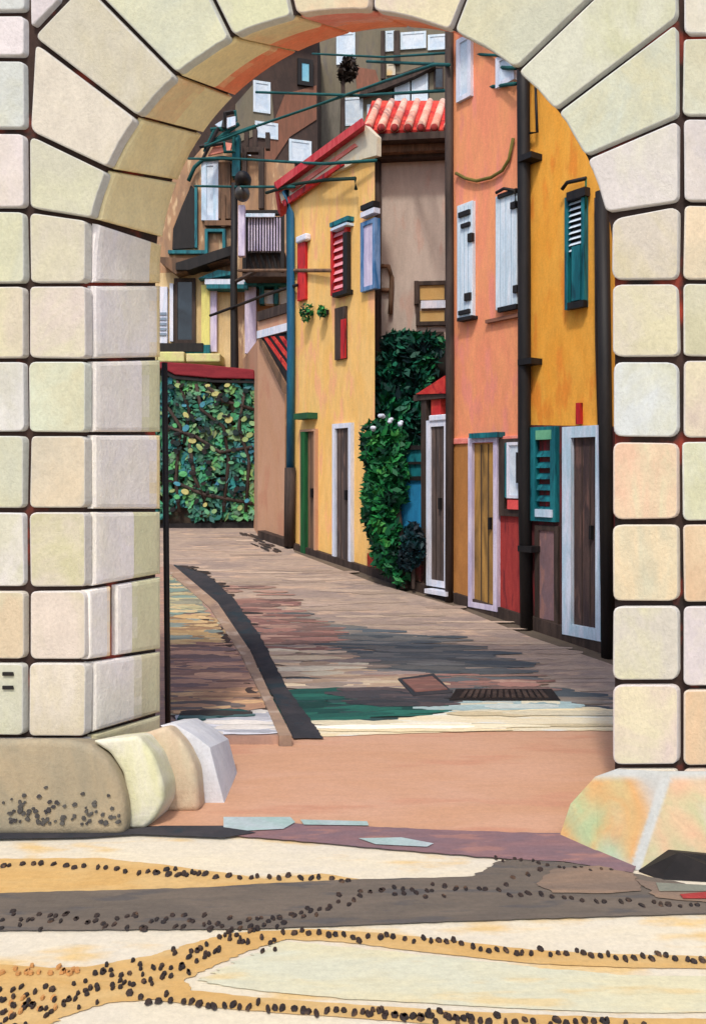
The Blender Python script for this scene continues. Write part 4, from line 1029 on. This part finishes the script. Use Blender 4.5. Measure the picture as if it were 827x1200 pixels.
# ------------------------------------------------------------------ tan house with balcony behind the ivy wall
dL = 15.0
WB = Wall(P(190, HZ, dL).xy, P(330, HZ, dL).xy)
h = thing('house', (P(240, HZ, dL).x, dL, gz(dL)), 'tan house with lean-to eaves and balcony rising behind the ivy wall', 'house', 'houses along the street')
part('wall', h, 'tan', lambda b: wpoly(b, WB, [(60, 660), (345, 660), (345, 190), (300, 185), (244, 165), (226, 186), (60, 186)], -4, 0))
part('lower_wall', h, mat('sand_plaster', (214, 190, 146), (206, 178, 130), st=VS), lambda b: wpoly(b, WB, [(100, 640), (272, 640), (272, 318), (100, 322)], 0, .10))
part('doorway', h, 'black', lambda b: wpoly(b, WB, [(202, 292), (203, 268), (214, 240), (224, 217), (229, 222), (230, 290)], 0, .05)); 
part('awning', h, 'black', lambda b: (wpoly(b, WB, [(206, 308), (270, 288), (270, 299), (222, 316), (206, 316)], 0, .5))); part('awning_beam', h, 'brown', lambda b: wpoly(b, WB, [(188, 301), (222, 303), (222, 309), (268, 303), (206, 321), (188, 307)], .0, .42))
part('balcony_line', h, 'teal', lambda b: (wbox(b, WB, (197, 293, 240, 297), 0, .1), wring(b, WB, (240, 268, 264, 300), .05, 0, .12), wbox(b, WB, (228, 218, 231, 290), 0, .09)))
pane_window(h, WB, (236, 188, 256, 258), 'skyblue', 'panewhite', .1, .08, label='tall pale blue upstairs window')
bar(h, WB, (256, 190, 270, 256), 'brown', 0, .09, 'shutter'); bar(h, WB, (240, 258, 272, 264), 'brown', 0, .14, 'sill'); bar(h, WB, (259, 228, 264, 266), 'brown', .05, .12, 'post')
part('window_arch', h, 'tealcable', lambda b: tube(b, [P(221, 212, dL-.1), P(228, 196, dL-.1), P(238, 187, dL-.1), P(262, 185, dL-.1), P(280, 188, dL-.1)], .035, 6), smooth=True)
f_ = pane_window(h, WB, (204, 326, 229, 402), 'dark', 'pane', .06, .16, label='dark ground floor window with a deep blue lower part'); part('blue_pane', f_, mat('deep_blue_glass', (24, 70, 110), (16, 40, 60), rough=.2, bump=0), lambda b: wbox(b, WB, (210, 378, 226, 398), .06, .13))  # lower part of the pane is coloured deep blue
part('shutter', h, 'white', lambda b: wbox(b, WB, (186, 336, 196, 404), .1, .18)); part('shutter', h, 'white', lambda b: wbox(b, WB, (199, 332, 203, 400), .1, .19)); 
def lv(b):
    for i in range(5): wbox(b, WB, (187, 366+i*6, 195, 369+i*6), .17, .20)
part('shutter_slats', h, mat('slate_blue', (130, 146, 166)), lv)
bar(h, WB, (186, 402, 238, 412), 'black', .1, .3, 'sill'); bar(h, WB, (218, 404, 246, 414), 'teal', .1, .27, 'sill')
part('terrace_wall', h, mat('lime_stone_course', (210, 212, 140), (214, 200, 150), scale=4), lambda b: (wbox(b, WB, (185, 412, 216, 424), .1, .6, .02), wbox(b, WB, (218, 414, 258, 424), .1, .6, .02), wbox(b, WB, (100, 412, 184, 424), .1, .6, .02)))
part('pillar', h, mat('lemon_plaster', (220, 214, 130), (206, 196, 120), st=VS), lambda b: wbox(b, WB, (236, 334, 246, 412), .1, .22)); part('pillar', h, 'lav', lambda b: wbox(b, WB, (246, 334, 254, 412), .1, .20)); part('pillar', h, 'lav', lambda b: wbox(b, WB, (287, 336, 300, 414), 0, .24))
part('canopy', h, 'teal', lambda b: (wpoly(b, WB, [(232, 326), (256, 316), (270, 318), (270, 322), (246, 326)], .1, .35), wbox(b, WB, (242, 333, 290, 338), .1, .4), wbox(b, WB, (286, 330, 336, 334), .1, .4), wbox(b, WB, (304, 320, 309, 356), .1, .3), wbox(b, WB, (321, 320, 326, 356), .1, .3)))
part('canopy_valance', h, 'white', lambda b: (wbox(b, WB, (240, 327, 290, 333), .1, .34), wbox(b, WB, (288, 322, 304, 330), .1, .32), wbox(b, WB, (310, 340, 320, 356), 0, .2), wbox(b, WB, (327, 330, 336, 356), 0, .2)))
# balcony
bal = part('balcony', h, 'dark', lambda b: (wbox(b, WB, (284, 318, 336, 324), 0, .9), wbox(b, WB, (284, 296, 334, 318), 0, .7)))
part('balcony_rail', bal, 'black', lambda b: (wbox(b, WB, (286, 246, 332, 251), .8, .9), wbox(b, WB, (284, 246, 289, 320), .82, .9), wbox(b, WB, (329, 248, 333, 320), .82, .9)))
def bals(b):
    for i in range(12): u = 291+i*3.3; wbox(b, WB, (u, 255, u+1.5, 294), .83, .87)
part('dark_panel', bal, mat('dark_grey_panel', (88, 84, 88), (66, 62, 66), st=VS), lambda b: wbox(b, WB, (288, 254, 330, 296), .76, .79))  # dark panel set behind the balusters to give them a dark background
part('baluster', bal, 'lav', bals); part('handrail', bal, 'skyblue', lambda b: wbox(b, WB, (288, 250, 322, 254), .9, .95))
def rub(b):
    for i in range(6): u = 290+i*7; wpoly(b, WB, [(u, 298), (u+2.5, 298), (u+8, 315), (u+5, 315)], .68, .74)
part('lattice', bal, 'black', rub)
part('chimney_pipe', h, 'dark', lambda b: (wbox(b, WB, (284, 170, 289, 215), 0, .15), wbox(b, WB, (303, 176, 309, 244), 0, .15), wbox(b, WB, (284, 172, 309, 178), 0, .14), wbox(b, WB, (286, 150, 291, 172), 0, .12), wbox(b, WB, (296, 150, 301, 172), 0, .12), wbox(b, WB, (311, 155, 316, 174), 0, .12)))
part('downpipe', h, 'teal', lambda b: wbox(b, WB, (272, 158, 281, 206), 0, .2))

# ladder-like roof aerial
o = thing('roof_aerial', P(256, 180, 14.6), 'teal and black aerial frame with small panels on the tan house roof', 'aerial')
def ae(b):
    for q in ([(240, 178), (252, 152), (262, 152)], [(252, 165), (280, 145)], [(240, 170), (278, 158)], [(262, 150), (264, 134), (276, 131), (276, 142)], [(262, 166), (264, 178), (274, 178), (274, 160)], [(247, 152), (270, 150)], [(256, 163), (300, 148)]):
        tube(b, [P(u, v, 14.6) for u, v in q], .035, 6)
part('frame', o, 'tealcable', ae)
part('bar', o, 'black', lambda b: (tube(b, [P(234, 172, 14.55), P(262, 168, 14.55)], .03, 6), tube(b, [P(262, 150, 14.5), P(264, 133, 14.5), P(274, 131, 14.5)], .04, 6), tube(b, [P(238, 186, 14.55), P(256, 150, 14.55)], .03, 6)))
part('panel', o, 'skyblue', lambda b: prism(b, [P(266, 138, 14.5), P(276, 136, 14.5), P(276, 146, 14.5), P(266, 150, 14.5)], (0, .05, 0)))
part('panel', o, 'skyblue', lambda b: prism(b, [P(252, 146, 14.62), P(262, 140, 14.62), P(262, 152, 14.62)], (0, .05, 0)))
part('panel', o, mat('coral_panel', (226, 150, 130), (214, 130, 116)), lambda b: prism(b, [P(250, 172, 14.6), P(260, 166, 14.6), P(272, 168, 14.6), P(270, 176, 14.6), P(244, 182, 14.6)], (0, .05, 0)))

# utility pole with lamp
dP = 13.45
o = thing('utility_pole', (P(276, HZ, dP).x, dP, gz(dP)), 'black utility pole carrying a street lamp and cables above the ivy wall', 'utility pole')
part('pole', o, 'black', lambda b: tube(b, [P(274, 650, dP), P(275, 420, dP), P(274, 330, dP), P(275, 215, dP)], [.07, .065, .055, .05], 10), smooth=True)
lh = part('lamp_head', o, 'black', lambda b: ell(b, P(285, 211, dP-.15), (.13, .22, .13)), smooth=True)
part('lamp_bowl', lh, mat('smoked_bowl', (64, 64, 64), (84, 82, 80), rough=.3), lambda b: ell(b, P(284, 227, dP-.15), (.12, .18, .12)), smooth=True)
part('lamp_arm', o, 'black', lambda b: tube(b, [P(275, 222, dP), P(284, 208, dP-.05)], .03, 6)); part('meter_box', o, 'lav', lambda b: prism(b, [P(279, 240, dP-.1), P(287, 240, dP-.1), P(287, 300, dP-.1), P(279, 300, dP-.1)], (0, .12, 0), .01))
part('crossbar', o, 'dark', lambda b: prism(b, [P(240, 330, dP-.06), P(340, 322, dP-.06), P(340, 326, dP-.06), P(240, 334, dP-.06)], (0, .05, 0)) if False else tube(b, [P(276, 330, dP-.06), P(300, 318, dP-.06)], .03, 6))

# ------------------------------------------------------------------ houses high on the slope behind
def hill(label, W, outline, m, back):
    k, _ = W.sz(sum(p[0] for p in outline)/len(outline), HZ); p = W.p3(k, gz(20))
    o = thing('hillside_house', p, label, 'house', 'tall houses on the slope behind'); part('wall', o, m, lambda b: wpoly(b, W, outline, -5, 0, back=(0, 5, 0))); return o
W2 = Wall(P(200, HZ, 23).xy, P(400, HZ, 24.5).xy); W3 = Wall(P(370, HZ, 27).xy, P(640, HZ, 26).xy)
h = hill('umber brown hillside house with scattered pale windows', W2, [(120, 640), (372, 640), (372, 20), (330, 20), (120, 90)], 'umber', None)
part('wall_patch', h, mat('russet_plaster', (136, 92, 74), (120, 84, 68), st=VS), lambda b: wpoly(b, W2, [(334, 110), (371, 100), (371, 140), (340, 160), (320, 190), (316, 240), (296, 220), (318, 150)], 0, .03))
part('wall_patch', h, 'olive', lambda b: wpoly(b, W2, [(276, 122), (300, 95), (318, 104), (322, 150), (276, 168)], 0, .025))
part('roof', h, 'dark', lambda b: wpoly(b, W2, [(110, 92), (330, 21), (374, 19), (374, 8), (328, 8), (110, 80)], -5.5, .5))
for r in ((297, 95, 317, 132), (339, 164, 365, 191), (299, 143, 326, 162), (282, 180, 294, 200)): pane_window(h, W2, r, 'shutterwhite', 'panewhite', .07, .06)
pane_window(h, W2, (349, 69, 367, 100), 'black', mat('cyan_blind', (120, 184, 210), (140, 196, 214), bump=0), .12, .08, label='window with a cyan blind')
h = hill('olive grey hillside house with pairs of white windows near its top', W3, [(366, 660), (760, 660), (760, -40), (366, -16)], 'olive', None)
part('roof', h, 'dark', lambda b: wpoly(b, W3, [(360, -16), (765, -40), (765, -56), (360, -30)], -5.5, .6))
part('wall_patch', h, mat('grey_plaster', (128, 122, 112), (112, 108, 98), st=VS), lambda b: wpoly(b, W3, [(368, 120), (402, 112), (425, 150), (400, 175), (374, 190)], 0, .03))
part('wall_patch', h, mat('rust_plaster', (150, 100, 82), (130, 90, 74), st=VS), lambda b: wpoly(b, W3, [(415, 78), (440, 82), (448, 110), (420, 118)], 0, .03))
part('pilaster', h, 'dark', lambda b: wbox(b, W3, (446, 36, 451, 92), 0, .15)); part('pilaster', h, 'dark', lambda b: wbox(b, W3, (461, 36, 468, 74), 0, .15))
part('string_course', h, 'dark', lambda b: wpoly(b, W3, [(420, 112), (424, 103), (480, 82), (508, 72), (510, 77), (484, 90), (450, 104)], 0, .3))
for r in ((394, 38, 416, 75), (451, 36, 462, 60), (469, 37, 499, 57), (501, 40, 524, 58), (401, 114, 425, 147), (430, 122, 442, 136)): pane_window(h, W3, r, 'shutterwhite', 'panewhite', .07, .06, bar=(r[2]-r[0] > 25))
for r in ((462, 89, 480, 123), (482, 84, 501, 119)): part('window_surround', h, 'black', lambda b, r=r: wbox(b, W3, (r[0]-2.5, r[1]-3, r[2]+1.5, r[3]), 0, .04)); pane_window(h, W3, r, 'shutterwhite', 'panewhite', .07, .10)
pane_window(h, W3, (453, 74, 463, 88), 'cream', 'cream', .05, .05); pane_window(h, W3, (453, 120, 465, 128), 'cream', 'cream', .05, .05); pane_window(h, W3, (508, 78, 520, 104), 'dark', 'pane', .05, .05)
o = thing('hillside_tree', P(408, 96, 25), 'small dark round tree standing before the grey house windows', 'tree')
o.location = (P(408, 96, 25).x, 25, gz(25))
foliage('crown', o, [blob(409, 80, 10, 13, 25, .3), blob(402, 88, 6, 9, 25, .2)], 700, .09, [(44, 36, 32), (56, 46, 40), (70, 56, 46)])
part('trunk', o, 'dark', lambda b: tube(b, [Vector((P(400, 96, 25).x, 25, gz(25))), P(401, 200, 25), P(402, 88, 25)], [.12, .1, .05], 8))

# ------------------------------------------------------------------ cables across the street
def cable(pts, label, r=.022, m='tealcable'):
    q = [P(*p) for p in pts]; out = []
    for a, b in zip(q, q[1:]):
        for t in range(8): out.append(a.lerp(b, t/8))
    out.append(q[-1]); c = q[0]
    bm = BM(); tube(bm, out, r, 6); o = link('cable', bm, m, None, True, loc=c); tag(o, label, 'cable', 'cables strung over the street')
    return o
dS = W1.depth(532)-.12; dS2 = W1.depth(604)-.12
cable([(240, 172, 14.5), (300, 148, 13.6), (367, 125, 12.4), (443, 98, 11), (508, 76, 9.4), (526, 76, dS)], 'long teal cable slanting up from the aerial to the salmon house', .019)
cable([(300, 108, 13), (420, 112, 11.5), (526, 106, 9.2), (560, 104, 8.8), (604, 98, dS2)], 'thick dark teal cable crossing level above the red roof tiles', .019)
cable([(366, 63, 13), (450, 67, 11.2), (526, 62, 9.2), (604, 66, dS2)], 'topmost teal cable crossing the small white windows', .015)
cable([(430, 72, 12), (526, 76, 9.2), (560, 78, 8.9), (604, 80, dS2)], 'short teal cable just under the topmost one on the salmon house', .02)
cable([(221, 186, 14.5), (276, 186, 13.4), (340, 190, 11.5), (380, 192, 10.6), (441, 188, 10.0)], 'teal cable running level into the cream verge of the yellow house', .02)
cable([(228, 218, 14.5), (276, 219, 13.4), (345, 219, 11.3)], 'teal cable from the tan house past the street lamp', .02)
cable([(246, 370, 13.6), (276, 359, 13.35), (310, 346, 12.4), (348, 334, 11.4)], 'black cable slanting up from the ivy wall to the yellow house corner', .022, 'black')
cable([(280, 317, 13.3), (336, 317, 11.7), (388, 317, 10.75)], 'brown cable running level to the red shutter of the yellow house', .026, 'brown')

# ------------------------------------------------------------------ light, sky, camera
w = bpy.data.worlds.new('World'); S.world = w; w.use_nodes = True; nt = w.node_tree
sky = nt.nodes.new('ShaderNodeTexSky'); sky.sky_type = 'NISHITA'; sky.sun_disc = False
EL, AZ = math.radians(54), Vector((-.2, -1)).normalized()
sky.dust_density = 3; sky.sun_elevation = EL; sky.sun_rotation = math.atan2(AZ.x, AZ.y)
nt.links.new(sky.outputs[0], nt.nodes['Background'].inputs[0]); nt.nodes['Background'].inputs[1].default_value = .15
sun = bpy.data.lights.new('sun', 'SUN'); sun.energy = 1.7; sun.angle = math.radians(5); sun.color = (1, .93, .82)
so = bpy.data.objects.new('sun', sun); COL.objects.link(so)
dirn = -Vector((AZ.x*math.cos(EL), AZ.y*math.cos(EL), math.sin(EL)))
so.rotation_euler = dirn.to_track_quat('-Z', 'Y').to_euler(); so.location = (-2, -8, 12)
cam = bpy.data.cameras.new('camera'); co = bpy.data.objects.new('camera', cam); COL.objects.link(co); S.camera = co
co.location = (0, 0, EYE); co.rotation_euler = (math.radians(90), 0, 0)
cam.sensor_fit = 'VERTICAL'; cam.sensor_height = 24; cam.lens = 24*F/1200; cam.shift_y = (HZ-600)/1200; cam.clip_end = 1000; cam.clip_start = .05
S.view_settings.view_transform = 'Standard'; S.view_settings.look = 'None'; S.view_settings.exposure = 0.42; S.view_settings.gamma = 1
S.render.engine = 'CYCLES'
try: S.cycles.use_denoising = True
except Exception: pass
S.cycles.max_bounces = 6
